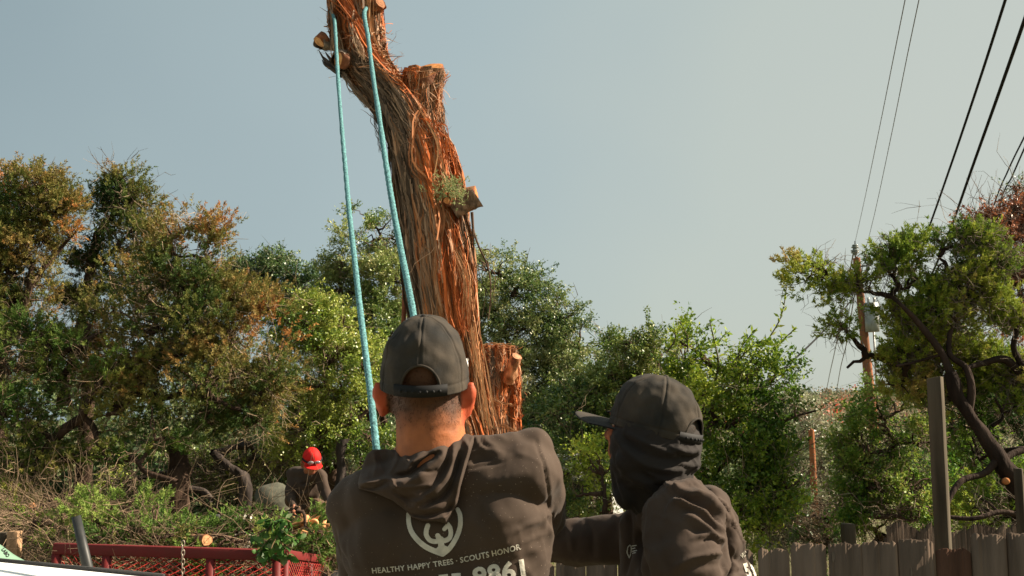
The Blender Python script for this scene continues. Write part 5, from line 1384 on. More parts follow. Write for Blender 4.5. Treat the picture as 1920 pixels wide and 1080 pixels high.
# ---------------------------------------------- the man in the red cap, bent over the brush
Y0 = 10.5
C_ = empty('person', (U(575, 900, Y0)[0], Y0 + .2, 0)); tag(C_, 'person in a red cap with goggles bending over the cut brush, far behind the trailer', 'person')
hC = U(584, 868, Y0 - .12); hp, wC, RC = head_prims(hC, (.35, -.80, -.44), (.12, -.38, .89), 1.0)
sL, sR = U(551, 889, Y0 + .05), U(600, 893, Y0 - .1); eL, eR = U(543, 925, Y0 - .05), U(611, 922, Y0 - .15); wL, wR = U(552, 955, Y0 - .25), U(618, 950, Y0 - .32)
hp_ = U(565, 935, Y0 + .28)
kL, kR = U(560, 968, Y0 - .05), U(600, 954, Y0 - .10)
body = hp + [caps(U(580, 882, Y0 - .05), U(575, 895, Y0 + .02), .058, .06), ell(U(575, 912, Y0 + .08), (.13, .11, .19)), ell(hp_, (.14, .12, .12)), caps(sL, eL, .045, .036), caps(eL, wL, .036, .027), caps(sR, eR, .045, .036), caps(eR, wR, .036, .027),
      caps(hp_, kL, .08, .055), caps(kL, (kL[0] + .02, Y0 + .25, .09), .052, .04), caps(hp_, kR, .08, .055), caps(kR, (kR[0], Y0 + .2, .09), .052, .04)]
body += hand(wL, (.1, -.2, -.9), (.9, -.2, 0), 1, .8) + hand(wR, (.0, -.2, -.9), (-.9, -.2, 0), -1, .8)
V, N, Fq = remesh(body, .009, 2); finish('body', V, Fq, MAT['skin'], C_, skin_col(V, (.34, .13, .07))); face_parts(C_, wC, RC)
V, N, Fq = remesh([caps(sL, sR, .075, .075), ell(U(575, 908, Y0 + .04), (.165, .135, .20)), ell(U(569, 930, Y0 + .18), (.165, .14, .14)), caps(sL, eL, .065, .052), caps(eL, wL + (eL - wL) * .12, .052, .04), caps(sR, eR, .065, .052), caps(eR, wR + (eR - wR) * .12, .052, .04), caps(U(578, 886, Y0), U(575, 892, Y0), .075, .08)], .012, 4)
V = displace_visible(V, N, [([(562, 903), (568, 912), (576, 914)], 2, .02), ([(585, 890), (582, 905), (572, 915)], 2, .02), ([(560, 926), (575, 922), (592, 906)], 2, .015), ([(565, 908), (575, 905)], 2, -.02)])
V = V + N * (.006 * NZ[3](V, 6.0))[:, None]; finish('shirt', V, Fq, MAT['shirt'], C_); tC = bvh(V, Fq)
V, N, Fq = remesh([ell(hp_, (.17, .15, .13)), caps(hp_, kL, .098, .080), caps(kL, (kL[0] + .02, Y0 + .25, .12), .08, .062), caps(hp_, kR, .100, .082), caps(kR, (kR[0], Y0 + .2, .12), .08, .062)], .012, 4)
V = V + N * (.006 * NZ[1](V, 6.0))[:, None]; finish('trousers', V, Fq, MAT['trousers'], C_)
for kx in (kL[0] + .02, kR[0]):
    V, N, Fq = remesh([caps((kx, Y0 + .12, .05), (kx, Y0 + .30, .05), .05, .05)], .012, 2); V[:, 2] = np.maximum(V[:, 2], .002); finish('boot', V, Fq, MAT['boot'], C_)
cC = wC(0, -.005, .030); capC = empty('cap', cC); capC.parent = C_; capC.location = Vector(cC) - wloc(C_); capC.matrix_parent_inverse = Matrix.Identity(4)
f_ = unit(RC[:, 1]); u_ = unit(RC[:, 2])
cap_thing(capC, cC, f_, u_, .092, .115, .130, MAT['redcap'], MAT['redcap'], opening=False, brim=.085)
rt_ = np.cross(f_, u_)
ang = np.linspace(-1.5, 1.5, 40); P = np.array([cC + rt_ * math.sin(q) * .097 + f_ * math.cos(q) * .121 + u_ * .030 for q in ang]); V, Q = tubes(P[None], np.full((1, 40), .010), 8)
gg = mesh('goggles', V, Q, MAT['plastic'], C_, smooth=True)
for sg in (-1, 1):
    V, Q = ell(cC + rt_ * .034 * sg + f_ * .122 + u_ * .036, (.032, .012, .021), RC); mesh('lens', V, Q, M('goggle_lens', (.22, .20, .20), rough=.15, spec=.8), gg, smooth=True)
V2, F2 = strokes_px([([(581, 905), (583, 908), (581, 909)], 1.2, 1.2), ([(584, 904), (588, 903)], 1.2, 1.2), ([(584, 907), (587, 906)], 1.2, 1.2)]); print_mesh('chest_print', V2, F2, [tC], MAT['print'], C_, .004)
# ------------------------------------------------------------ fence, posts, poles, wires, trailer, vehicle, brush
MAT['board'] = M('weathered_board', (.112, .080, .058), rough=.95, spec=.1, noise=(14, .55, 7), bump=[(26, .55, .004, 6), (90, .5, .002, 3)], stretch=(1, 1, .10), rand=.28)
MAT['board_brown'] = M('brown_board', (.075, .038, .024), rough=.95, spec=.1, noise=(16, .5, 6), bump=[(22, .9, .006, 6)], stretch=(1, 1, .10))
MAT['flake'] = M('flaked_finish', (.13, .105, .085), rough=.95, spec=.1, noise=(20, .3, 4))
MAT['postwood'] = M('grey_post_wood', (.085, .070, .050), rough=.95, spec=.1, noise=(14, .5, 6), bump=[(20, .8, .006, 6)], stretch=(1, 1, .08))
MAT['newwood'] = M('pale_post_wood', (.42, .26, .15), rough=.9, spec=.1, noise=(18, .35, 6), bump=[(20, .6, .004, 6)], stretch=(1, 1, .1))
MAT['pole'] = M('treated_pole', (.36, .130, .055), rough=.9, spec=.1, noise=(8, .7, 6, (.13, .09, .065)), bump=[(14, .8, .01, 6)], stretch=(1, 1, .08))
MAT['metal'] = M('grey_metal', (.32, .33, .31), rough=.5, metal=.3, noise=(6, .15, 3))
MAT['cable'] = M('black_cable', (.02, .02, .02), rough=.9, spec=.05)
MAT['wire'] = M('line_wire', (.10, .10, .10), rough=.6)
MAT['redpaint'] = M('red_paint', (.15, .012, .013), rough=.6, spec=.3, noise=(30, .5, 6, (.09, .02, .014)), bump=[(60, .25, .002, 4)])
MAT['sunlit_redmesh'] = M('sunlit_red_expanded_metal', (.42, .022, .018), rough=.6, spec=.3, noise=(30, .4, 5, (.2, .03, .02)))  # trailer red made brighter, sunlight on the side panel painted in
MAT['whitepaint'] = M('white_paint', (.82, .82, .80), rough=.6, spec=.3)
MAT['rubber'] = M('rubber', (.02, .02, .02), rough=.85)
MAT['glass'] = M('dark_glass', (.02, .025, .025), rough=.08, spec=.8)
MAT['chain'] = M('chain_steel', (.28, .23, .18), rough=.5, metal=.6, noise=(60, .4, 3))
MAT['blackpipe'] = M('black_pipe', (.018, .020, .020), rough=.5, spec=.35, noise=(40, .4, 5, (.05, .05, .045)))
MAT['mint'] = M('mint_paint', (.17, .29, .20), rough=.5, noise=(10, .12, 3))
MAT['logbark'] = M('log_bark', (.20, .10, .055), rough=.9, noise=(18, .5, 5), bump=[(40, .9, .006, 5)], stretch=(1, 1, .3))

# --- the picket fence in front
def fence_line(x): return 4.50 - (x - 1.05) * .20
fr = empty('picket_fence', (.9, fence_line(.9), 0)); tag(fr, 'weathered grey dog-eared board fence across the foreground behind the two men', 'fence')
dv = unit(np.array([1, -.20, 0.])); nv_ = np.array([-dv[1], dv[0], 0]) * -1      # towards the camera
r = np.random.default_rng(21)
def picket(c, w, h, th, seed, mat, parent, ear=.012, name='picket', chips=.004):
    q = np.random.default_rng(seed); n = 26
    xs = np.linspace(-w / 2, w / 2, n); d = w / 2 - np.abs(xs)
    top = h - np.clip(ear - d, 0, ear) * .95 + q.normal(size=n) * chips * .45 + chips * .8 * np.sin(xs * 90 + seed)
    top[q.integers(2, n - 2)] -= chips * 3
    front = [(x, -th / 2, t) for x, t in zip(xs, top)]; back = [(x, th / 2, t + .001) for x, t in zip(xs, top)]
    mid = [(x + .0016 * math.sin(seed), -th / 2 + .0025 * math.sin(x * 40 + seed), h * .55) for x in xs]; lowf = [(x, -th / 2, 0.0) for x in xs]; lowb = [(x, th / 2, 0.) for x in xs]
    V = np.array(front + mid + lowf + back + lowb); V = V[:, :1] * dv + V[:, 1:2] * (-nv_) + V[:, 2:] * np.array([0, 0, 1.]) + np.array(c)
    i = np.arange(n - 1); R_ = lambda a, b: np.stack([a * n + i, a * n + i + 1, b * n + i + 1, b * n + i], 1)
    Q = np.concatenate([R_(1, 0), R_(2, 1), R_(0, 3), R_(3, 4)[:, ::-1] * 1]); Q2 = np.array([[0, 3 * n, 4 * n, 2 * n], [n - 1, 2 * n + n - 1, 4 * n + n - 1, 3 * n + n - 1]])
    return mesh(name, V, [Q, Q2], mat, parent)
s0 = -0.62; k = 0
while s0 < 3.2:
    x = s0 * dv[0] ; w = .138 + r.uniform(-.006, .008); gap = r.choice([.004, .007, .014]); c = np.array([x, fence_line(x), 0.0])
    brown = abs(proj(c + np.array([0, 0, .9]))[0] - 1812) < 22
    zt = 1.046 + (x - 1.07) * .092 + r.normal() * .008 + (-.035 if brown else 0)
    c2 = c + nv_ * r.uniform(-.004, .004)
    p = picket(c2, w, zt, .016, k, MAT['board_brown'] if brown else MAT['board'], fr)
    for m in range(r.integers(1, 5)):
        u0 = r.uniform(-w * .38, w * .38); z0 = zt - r.uniform(.05, .42); a_ = r.uniform(.003, .007); b_ = r.uniform(.012, .035)
        th = np.linspace(0, 2 * np.pi, 11)[:-1]; V = np.array([c2 + dv * (u0 + a_ * math.cos(t_) * (1 + .25 * math.sin(3 * t_ + m))) + nv_ * (.0088 + .003) + np.array([0, 0, z0 + b_ * math.sin(t_)]) for t_ in th])
        mesh('weather_flake', np.vstack([V, V.mean(0)]), [[(i, (i + 1) % 10, 10) for i in range(10)]], MAT['flake'], p)
    s0 += w + gap; k += 1
for zz_ in (.25, .85):
    A1 = Acc(); a = np.array([-.6, fence_line(-.6), zz_]) - nv_ * .030; b = np.array([3.1, fence_line(3.1), zz_]) - nv_ * .030; A1.bar(a, b, .038, .088); A1.build('rail', MAT['board'], fr, color=False)
# --- the fence behind with narrow pickets
f2 = empty('back_fence', (2.9, 6.6, 0)); tag(f2, 'second grey fence of narrow ragged pickets showing behind the tall post', 'fence')
for i in range(34):
    px_ = 1668 + i * 10.6 ; c = U(px_, 1000, 6.6); c[2] = 0; zt = U(px_, 991 - 4 * math.sin(i * .9) - 6 * (i < 5), 6.6)[2] + r.normal() * .012
    picket(c, .036, zt, .012, 200 + i, MAT['board'], f2, ear=.006, chips=.012)
A1 = Acc(); A1.bar(U(1660, 1020, 6.64), U(2035, 1020, 6.64), .03, .07); A1.build('rail', MAT['board'], f2, color=False)
def post(name, label, a, b, w, mat, cat='post', tilt=0.0, taper=1.0, d=None, rot=0.0):
    a = np.array(a, float); b = np.array(b, float); A1 = Acc(); n = 14; d = d or w
    V = []; ca, sa = math.cos(rot), math.sin(rot)
    for i in range(n):
        t = i / (n - 1); c = a + (b - a) * t; k = 1 + .012 * math.sin(i * 2.3)
        for sx, sy in ((-1, -1), (1, -1), (1, 1), (-1, 1)):
            V.append(c + np.array([sx * w / 2 * k * ca - sy * d / 2 * k * sa, sx * w / 2 * k * sa + sy * d / 2 * k * ca, (tilt * sx * w if i == n - 1 else 0)]))
    Q = [[i * 4 + j, i * 4 + (j + 1) % 4, (i + 1) * 4 + (j + 1) % 4, (i + 1) * 4 + j] for i in range(n - 1) for j in range(4)] + [[(n - 1) * 4 + j for j in range(4)]]
    o = mesh(name, V - np.array([a[0], a[1], 0]), np.array(Q), mat, None, loc=None); o.location = (a[0], a[1], 0)
    bv = o.modifiers.new('b', 'BEVEL'); bv.width = .004; bv.segments = 2
    return tag(o, label, cat)
tp_, bt_ = U(1753, 708, 5.9), U(1768, 1010, 5.9); lo = bt_ + (bt_ - tp_) * ((bt_[2]) / (tp_[2] - bt_[2]))
post('wooden_post', 'tall grey square timber post standing alone behind the fence', lo, tp_, .078, MAT['postwood'], tilt=.08, rot=-.62)
tp_, bt_ = U(1909, 878, 5.7), U(1916, 1000, 5.7); lo = bt_ + (bt_ - tp_) * (bt_[2] / (tp_[2] - bt_[2]))
post('wooden_post', 'short pale grey post at the right edge in front of the bent trunk', lo, tp_, .044, MAT['postwood'], tilt=-.05, rot=-.62)
lo = U(28, 1044, 7.0); lo[2] = 0; post('timber_post', 'short fresh-sawn timber post behind the mint green machine', lo, U(28, 996, 7.0), .074, MAT['newwood'])
lo = U(8, 1044, 7.05); lo[2] = 0; post('timber_post', 'grey weathered post at the left edge beside the fresh-sawn one', lo, U(8, 998, 7.05), .06, MAT['postwood'])
lo = U(1590, 984, 8.0); lo[2] = 0; post('wooden_post', 'dark short post among the undergrowth just above the fence', lo, U(1590, 982, 8.0), .09, MAT['postwood'])

# --- utility poles and wires
PY = 30.0
def pole_thing(label, top, bot, r0, r1, Y):
    p = empty('utility_pole', (U(*bot, Y)[0], Y, 0)); tag(p, label, 'utility pole')
    a, b = U(*top, Y), U(*bot, Y); lo = b + (b - a) * (b[2] / (a[2] - b[2])) * 1.02 if b[2] > 0 else b
    P = np.stack([lo, (lo + a) / 2, a]); V, Q = line_tube(P, [r1, (r0 + r1) / 2, r0], 40, 18); A1 = Acc(); A1.add(V, Q, None)
    V, Q = caps(a - [0, 0, .02], a + [0, 0, .0], r0 * .98, r0 * .5, n=4, S=14); A1.add(V, Q, None)
    A1.build('pole', MAT['pole'], p, smooth=True, color=False); return p
pl_ = pole_thing('reddish wooden utility pole with a transformer, partly hidden by juniper leaves', (1606, 484), (1632, 745), .105, .165, PY)
def cyl(name, a, b, r_, mat, parent, S=20, rr=None):
    P = np.linspace(a, b, 4); V, Q = tubes(np.array([np.concatenate([P[:1], P, P[-1:]])]) + 0.0, np.array([[1e-4, r_, r_, r_, r_, 1e-4]]) if rr is None else np.array([rr]), S)
    return mesh(name, V, Q, mat, parent, smooth=False)
tf = cyl('transformer', U(1636, 622, PY - .25), U(1633, 568, PY - .25), .20, MAT['metal'], pl_)
for dx in (-6, 5):
    cyl('bushing', U(1634 + dx, 570, PY - .25), U(1634 + dx, 558, PY - .25), .035, MAT['metal'], tf, 10)
cyl('mounting_bracket', U(1622, 590, PY), U(1634, 590, PY - .1), .05, MAT['metal'], pl_, 8)
ins = Acc()
for i, rr_0 in enumerate((.07, .12, .13, .07, .11, .09)):
    c = U(1603 , 477 - i * 3.4, PY); V, Q = ell(c, (rr_0, rr_0, .035)); ins.add(V, Q)
ins.build('insulator', M('porcelain', (.22, .24, .22), rough=.25), pl_, smooth=True, color=False)
cyl('insulator_pin', U(1604, 484, PY), U(1603, 452, PY), .018, MAT['cable'], pl_, 8)
cyl('fuse_cutout', U(1624, 512, PY), U(1631, 488, PY), .05, MAT['metal'], pl_, 10)
cyl('cutout_arm', U(1610, 500, PY), U(1627, 498, PY), .025, MAT['cable'], pl_, 6)
cyl('steel_conduit', U(1646, 770, PY), U(1638, 620, PY), .03, MAT['metal'], pl_, 8)
p2 = pole_thing('distant smaller utility pole standing in front of the silvery oak', (1521, 806), (1527, 930), .036, .05, 13.2)
cyl('crossarm', U(1514, 824, 13.2), U(1529, 822, 13.2), .02, MAT['cable'], p2, 6)
def wire(label, pts, Y0, Y1, rad, mat, ext=0, grp=None, cat='power line'):
    """pts from the far end to the near end"""
    pts = np.array(pts, float); s = np.concatenate([[0], np.cumsum(np.hypot(*np.diff(pts, axis=0).T))]); s /= s[-1]
    P = [U(x, y, 1 / ((1 - t) / Y0 + t / Y1)) for (x, y), t in zip(pts, s)]
    if ext: P.append(P[-1] + (P[-1] - P[-2]) * ext)
    P = np.array(P); V, Q = line_tube(P, rad, 90, 6); o = mesh('power_line', V, Q, mat, smooth=True); return tag(o, label, cat, grp)
wire('thin bare wire running up from the insulator on top of the utility pole', [(1603, 455), (1622, 370), (1650, 235), (1676, 105), (1697, 0)], 30, 11, .0062, MAT['wire'], .5)
wire('thin bare wire right of the topmost one, running to the fuse on the pole', [(1617, 492), (1640, 400), (1672, 250), (1700, 110), (1723, 0)], 30, 11, .0062, MAT['wire'], .5)
wire('thick black cable, left one of the heavy pair crossing the upper right sky', [(1626, 760), (1659, 690), (1690, 590), (1722, 485), (1762, 370), (1800, 260), (1845, 125), (1885, 0)], 30, 8, .0135, MAT['cable'], .5)
wire('thick black cable, right one of the heavy pair, crossing before the green juniper', [(1634, 748), (1681, 660), (1707, 596), (1740, 530), (1778, 440), (1828, 300), (1878, 160), (1920, 40)], 30, 7.2, .015, MAT['cable'], .5)
wire('thin wire at the far right edge, left of two that drop behind the red leaves', [(1805, 560), (1858, 400), (1890, 320), (1920, 258)], 34, 14, .0135, MAT['cable'], .5)
wire('thin wire at the far right edge, right of two that drop behind the red leaves', [(1815, 570), (1868, 400), (1898, 330), (1922, 275)], 34, 14, .0135, MAT['cable'], .5)
wire('single black service cable sloping down left from the pole into the elm', [(1600, 560), (1540, 625), (1480, 682), (1440, 712), (1400, 728)], 30, 14, .018, MAT['cable'])
wire('faint wire hanging down left of the pole towards the hill, the left of two', [(1549, 735), (1556, 700), (1568, 645), (1600, 475)], 75, 30, .022, MAT['wire'])
wire('faint wire hanging down left of the pole towards the hill, the right of two', [(1568, 738), (1576, 690), (1588, 640), (1610, 500)], 75, 30, .022, MAT['wire'])
wire('low dark wire to the distant smaller pole, upper of two', [(1525, 823), (1560, 800), (1600, 775), (1640, 745)], 13.2, 28, .008, MAT['cable'])
wire('low dark wire to the distant smaller pole, lower of two', [(1524, 832), (1555, 815), (1590, 790), (1640, 765)], 13.2, 28, .008, MAT['cable'])
for pts in ([(1608, 480), (1625, 470), (1640, 478), (1632, 492)], [(1600, 540), (1590, 600), (1592, 640), (1612, 660)], [(1616, 640), (1640, 690), (1652, 700)]):
    V, Q = line_tube(np.array([U(x, y, PY - .3) for x, y in pts]), .012, 30, 5); mesh('jumper_wire', V, Q, MAT['wire'], pl_, smooth=True)

# --- red trailer
TR = empty('utility_trailer', (-1.9, 6.9, 0)); tag(TR, 'dark red utility trailer with expanded-metal sides heaped with cut brush', 'trailer')
def tz(Y): return .862 - .172 * (Y - 6.0)
FL, FR_ = U(102, 1018, 6.0), U(533, 1031, 6.0); BR_ = np.array([U(656, 1050, 8.0)[0], 8.0, U(656, 1050, 8.0)[2]]); BL_ = np.array([FL[0] + .02, 8.0, BR_[2] + .03])
BRd = (BR_ - FR_) 
def railbar(a, b, name='top_rail', w=.045, h=.062):
    A1 = Acc(); off = np.array([0, 0, -h / 2]); A1.bar(a + off, b + off, w, h); o = A1.build(name, MAT['redpaint'], TR, color=False)
    bv = o.modifiers.new('b', 'BEVEL'); bv.width = .004; bv.segments = 2; return o
railbar(FL, FR_); railbar(FR_ + [.0, .025, -.004], BR_, w=.05, h=.05); railbar(FL + [.0, .025, -.004], BL_); railbar(BL_ + [.026, 0, 0], BR_ - [.026, 0, 0])
D_ = .62
for (a, b) in ((FL, FR_), (FR_, BR_), (FL, BL_), (BL_, BR_)): railbar(a + [0, 0, -D_], b + [0, 0, -D_], 'bottom_rail', .06, .08)
def postbar(p, w=.045, d=.04):
    A1 = Acc(); A1.box(p + [0, 0, -.06 - (D_ - .06) / 2], (w, d, D_ - .062)); o = A1.build('post', MAT['redpaint'], TR, color=False); return o
for px_ in (108, 202, 396, 520): 
    t_ = (px_ - 102) / 431; postbar(FL + (FR_ - FL) * t_ + [0, 0, 0], .045, .04)
for t_ in (.02, .33, .64, .99): postbar(FR_ + BRd * t_, .035, .05)
for t_ in (.33, .64, .98): postbar(FL + (BL_ - FL) * t_, .035, .05)
def mesh_panel(a, b, h, inset, step=.034, wd=.0042):
    a = np.array(a, float); b = np.array(b, float); L = np.linalg.norm(b - a); ex = (b - a) / L; nrm = unit(np.cross(ex, (0, 0, 1))); A1 = Acc(); k = .55
    for sgn in (1, -1):
        c = -h
        while c < L + h:
            # line z from 0 to -h, x = c + sgn*z/k
            x0, z0, x1, z1 = (c, 0, c + h / k * .0 + h * 1.8, -h) if sgn > 0 else (c, -h, c + h * 1.8, 0)
            if x1 > 0 and x0 < L:
                if x0 < 0: z0 = z0 + (z1 - z0) * (-x0) / (x1 - x0); x0 = 0
                if x1 > L: z1 = z0 + (z1 - z0) * (L - x0) / (x1 - x0); x1 = L
                if x1 - x0 > .01: A1.bar(a + ex * x0 + [0, 0, z0] + nrm * (inset + .0012 * sgn), a + ex * x1 + [0, 0, z1] + nrm * (inset + .0012 * sgn), .0016, wd, up=nrm if False else (0, 0, 1))
            c += step * 1.8
    o = A1.build('mesh_panel', MAT['sunlit_redmesh'], TR, color=False); o['kind'] = 'stuff'
mesh_panel(FL + [0, 0, -.06], FR_ + [0, 0, -.06], D_ - .07, .010); mesh_panel(FR_ + [0, 0.02, -.055], BR_ + [0, 0, -.055], D_ - .07, .012, .030, .006); mesh_panel(FL + [0, 0.02, -.055], BL_ + [0, 0, -.055], D_ - .07, .01, .06)
A1 = Acc(); c4 = [FL, FR_, BR_, BL_]; V = [p + [0, 0, -D_ - .01] for p in c4] + [p + [0, 0, -D_ - .05] for p in c4]; A1.add(V, [[0, 1, 2, 3], [7, 6, 5, 4], [0, 4, 5, 1], [1, 5, 6, 2], [2, 6, 7, 3], [3, 7, 4, 0]]); A1.build('deck', MAT['board_brown'], TR, color=False)
for sx, xx in ((-1, FL[0] - .14), (1, FR_[0] + .14)):
    P = np.array([[xx - .09, 7.0, .30], [xx - .09, 7.0, .30], [xx - .07, 7, .30], [xx + .07, 7, .30], [xx + .09, 7, .30], [xx + .09, 7, .30]]); V, Q = tubes(P[None] + np.arange(6)[None, :, None] * np.array([1e-5, 0, 0]), np.array([[.16, .27, .30, .30, .27, .16]]), 32)
    w_ = mesh('wheel', V, Q, MAT['rubber'], TR, smooth=True); P2 = np.array([[xx - .06 , 7, .30], [xx - .055, 7, .30], [xx + .055, 7, .30], [xx + .06, 7, .30]]); V, Q = tubes(P2[None], np.array([[.01, .165, .165, .01]]), 24); mesh('rim', V, Q, MAT['metal'], w_)
A1 = Acc(); A1.bar((-1.9, 8.1, .28), (-2.0, 9.3, .42), .07, .07); A1.build('drawbar', MAT['redpaint'], TR, color=False)
# chain over the front rail
ch = Acc(); r = np.random.default_rng(4)
for i in range(15):
    c = U(343 - (i % 2) * .8, 1019 + i * 8.6, 5.955 if i > 1 else 5.97); th = np.linspace(0, 2 * np.pi, 17)[:-1]; ro = (i % 2) * 1.25 + .3
    ring = np.array([[.0085 * math.cos(t_) * math.cos(ro), .0085 * math.cos(t_) * math.sin(ro), .0175 * math.sin(t_)] for t_ in th]) + c
    V, Q = tubes(np.vstack([ring, ring[:2]])[None], np.full((1, 18), .0036), 6); ch.add(V, Q)
tag(ch.build('chain', MAT['chain'], smooth=True, color=False), 'rusty steel chain hanging over the front rail of the red trailer', 'chain')

# --- white vehicle in the near left corner
P1, P0 = U(302, 1078, 2.94), U(0, 1049, 3.2); dB = unit(P0 - P1); dBh = unit(np.array([dB[0], dB[1], 0])); wS = np.array([-dBh[1], dBh[0], 0]);
if wS[1] > 0: wS = -wS
VH = empty('pickup_truck', (P1[0] + dBh[0] * 1.5 + wS[0] * .8, P1[1] + dBh[1] * 1.5 + wS[1] * .8, 0)); tag(VH, 'white vehicle whose sunlit top fills the lower left corner', 'vehicle')
def vp(s, t, z): return P1 * np.array([1, 1, 0]) + dBh * s + wS * t + np.array([0, 0, z])
def slab(name, prof, t0, t1, mat, bev=.03, parent=None, seg=4):
    """side profile (s,z) polygon extruded across the width"""
    n = len(prof); V = [vp(s, t0, z) for s, z in prof] + [vp(s, t1, z) for s, z in prof]; me = bpy.data.meshes.new(name)
    me.from_pydata([tuple(v) for v in V], [], [list(range(n)), list(range(2 * n - 1, n - 1, -1))] + [[i, n + i, n + (i + 1) % n, (i + 1) % n] for i in range(n)]); me.update()
    bm = bmesh.new(); bm.from_mesh(me); bmesh.ops.recalc_face_normals(bm, faces=bm.faces[:]); bm.to_mesh(me); bm.free()
    me.materials.append(mat); o = put(name, me, None, parent or VH)
    if bev: b = o.modifiers.new('b', 'BEVEL'); b.width = bev; b.segments = seg; b.limit_method = 'ANGLE'; [setattr(p, 'use_smooth', True) for p in me.polygons]
    return o
zf, zb = P1[2], P0[2]; sl = (P0[2] - P1[2]) / np.linalg.norm((P0 - P1)[:2])
W_ = 1.62
slab('lower_body', [(0, .45), (0, zf - .06), (.05, zf - .012), (1.25, zf + sl * 1.25 - .012), (4.4, zf + sl * 1.25 - .04), (4.4, .45)], .0, W_, MAT['whitepaint'], .05)
slab('hood', [(.02, zf - .03), (.03, zf - .004), (1.18, zf + sl * 1.18 - .001), (1.18, zf + sl * 1.18 - .03)], .02, W_ - .02, MAT['whitepaint'], .008)
A1 = Acc(); A1.bar(vp(-.005, -.006, zf - .004), vp(1.9, -.006, zf + sl * 1.9 - .004), .010, .012); A1.build('dark_edge_strip', MAT['rubber'], VH, color=False)  # thin dark bar along the far top edge
zc = zf + sl * 1.25
slab('cab', [(1.22, zc - .02), (1.75, zc + .52), (2.9, zc + .54), (3.1, zc - .02)], .08, W_ - .08, MAT['whitepaint'], .06)
slab('windshield', [(1.25, zc + .03), (1.70, zc + .47), (1.715, zc + .46), (1.27, zc + .02)], .16, W_ - .16, MAT['glass'], 0)
for t0 in (.070, W_ - .082): slab('side_window', [(1.48, zc + .05), (1.80, zc + .45), (2.82, zc + .46), (2.95, zc + .05)], t0, t0 + .012, MAT['glass'], 0)
slab('bumper', [(-.10, .45), (-.10, .68), (.02, .70), (.02, .43)], .02, W_ - .02, MAT['metal'], .03)
slab('grille', [(-.012, .72), (-.012, zf - .12), (.01, zf - .12), (.01, .72)], .40, W_ - .40, MAT['rubber'], .01)
for t0 in (.06, W_ - .36): slab('headlight', [(-.02, .78), (-.02, zf - .12), (.01, zf - .12), (.01, .78)], t0, t0 + .30, MAT['glass'], .01)
for s in (.75, 3.6):
    for t0 in (-.01, W_ - .19):
        a = vp(s, t0, .36); e = wS; P = np.array([a, a + e * .001, a + e * .03, a + e * .17, a + e * .199, a + e * .2]); V, Q = tubes(P[None], np.array([[.2, .33, .36, .36, .33, .2]]), 32); w_ = mesh('wheel', V, Q, MAT['rubber'], VH, smooth=True)
        V, Q = tubes(np.array([a + e * .02, a + e * .03, a + e * .17, a + e * .18])[None], np.array([[.01, .21, .21, .01]]), 24); mesh('rim', V, Q, MAT['metal'], w_)
# --- mint green machine cover
MG = empty('wood_chipper', (U(-10, 1040, 4.4)[0], 4.5, 0)); tag(MG, 'mint green curved machine cover with dark lettering behind the white vehicle', 'machine')
prof = [(-130, 1030), (-60, 1010), (-20, 1008), (0, 1018), (14, 1028), (28, 1038), (48, 1049), (66, 1056), (84, 1068)]
Lp = smooth_line(np.array([U(x, y, 4.74)[[0, 2]] for x, y in prof]), 40); V = [];
for yy, dz in ((4.22, -.05), (4.26, -.006), (4.3, 0), (4.7, 0), (4.74, -.006), (4.78, -.05)):
    for p in Lp: V.append((p[0], yy, p[1] + dz))
for yy in (4.22, 4.78):
    for p in Lp: V.append((p[0], yy, .55))
i = np.arange(39); Q = np.concatenate([np.stack([k * 40 + i, k * 40 + i + 1, (k + 1) * 40 + i + 1, (k + 1) * 40 + i], 1) for k in range(5)] + [np.stack([240 + i, 240 + i + 1, i + 1, i], 1), np.stack([200 + i, 201 + i, 281 + i, 280 + i], 1)])
mesh('cover', V, Q, MAT['mint'], MG, smooth=True)
tM = bvh(np.array(V), Q)
V2, F2 = text_px('LABO', 2, 1031, 13, 1046, 7, bold=.05)
print_mesh('lettering', V2, F2, [tM], MAT['plastic'], MG)
A1 = Acc(); A1.box((-2.55, 4.5, .42), (.9, .5, .25)); A1.build('chassis', MAT['rubber'], MG, color=False)
for yy in (4.18, 4.82):
    V, Q = tubes(np.array([[-2.5, yy - .07, .25], [-2.5, yy - .069, .25], [-2.5, yy + .069, .25], [-2.5, yy + .07, .25]])[None], np.array([[.05, .25, .25, .05]]), 28); mesh('wheel', V, Q, MAT['rubber'], MG)
# --- black pipe
a, b = U(142.5, 968, 4.0), U(165, 1066, 4.0); lo = b + (b - a) * (b[2] / (a[2] - b[2])); 
P = np.array([lo, b, a, a - (a - b) * .003, lo + (a - lo) * .6]); Rr = np.array([[.0215, .0200, .0170, .0140, .014]]); V, Q = tubes(P[None], Rr, 24)
T_dir = unit(a - lo); V = []; 
uu_ = unit(np.cross(T_dir, (0, 1, 0))); vv_ = np.cross(T_dir, uu_)
for p, rr_0 in ((lo, .0215), (b, .0200), (a, .0172), (a, .0142), (a - T_dir * .3, .0142)):
    for t_ in np.linspace(0, 2 * np.pi, 24, endpoint=False): V.append(p + rr_0 * (uu_ * math.cos(t_) + vv_ * math.sin(t_)))
i = np.arange(24); Q = np.concatenate([np.stack([k * 24 + i, k * 24 + (i + 1) % 24, (k + 1) * 24 + (i + 1) % 24, (k + 1) * 24 + i], 1) for k in range(4)])
o = mesh('steel_pipe', V, Q, MAT['blackpipe'], smooth=False); tag(o, 'black pipe leaning upright in front of the red trailer', 'pipe')

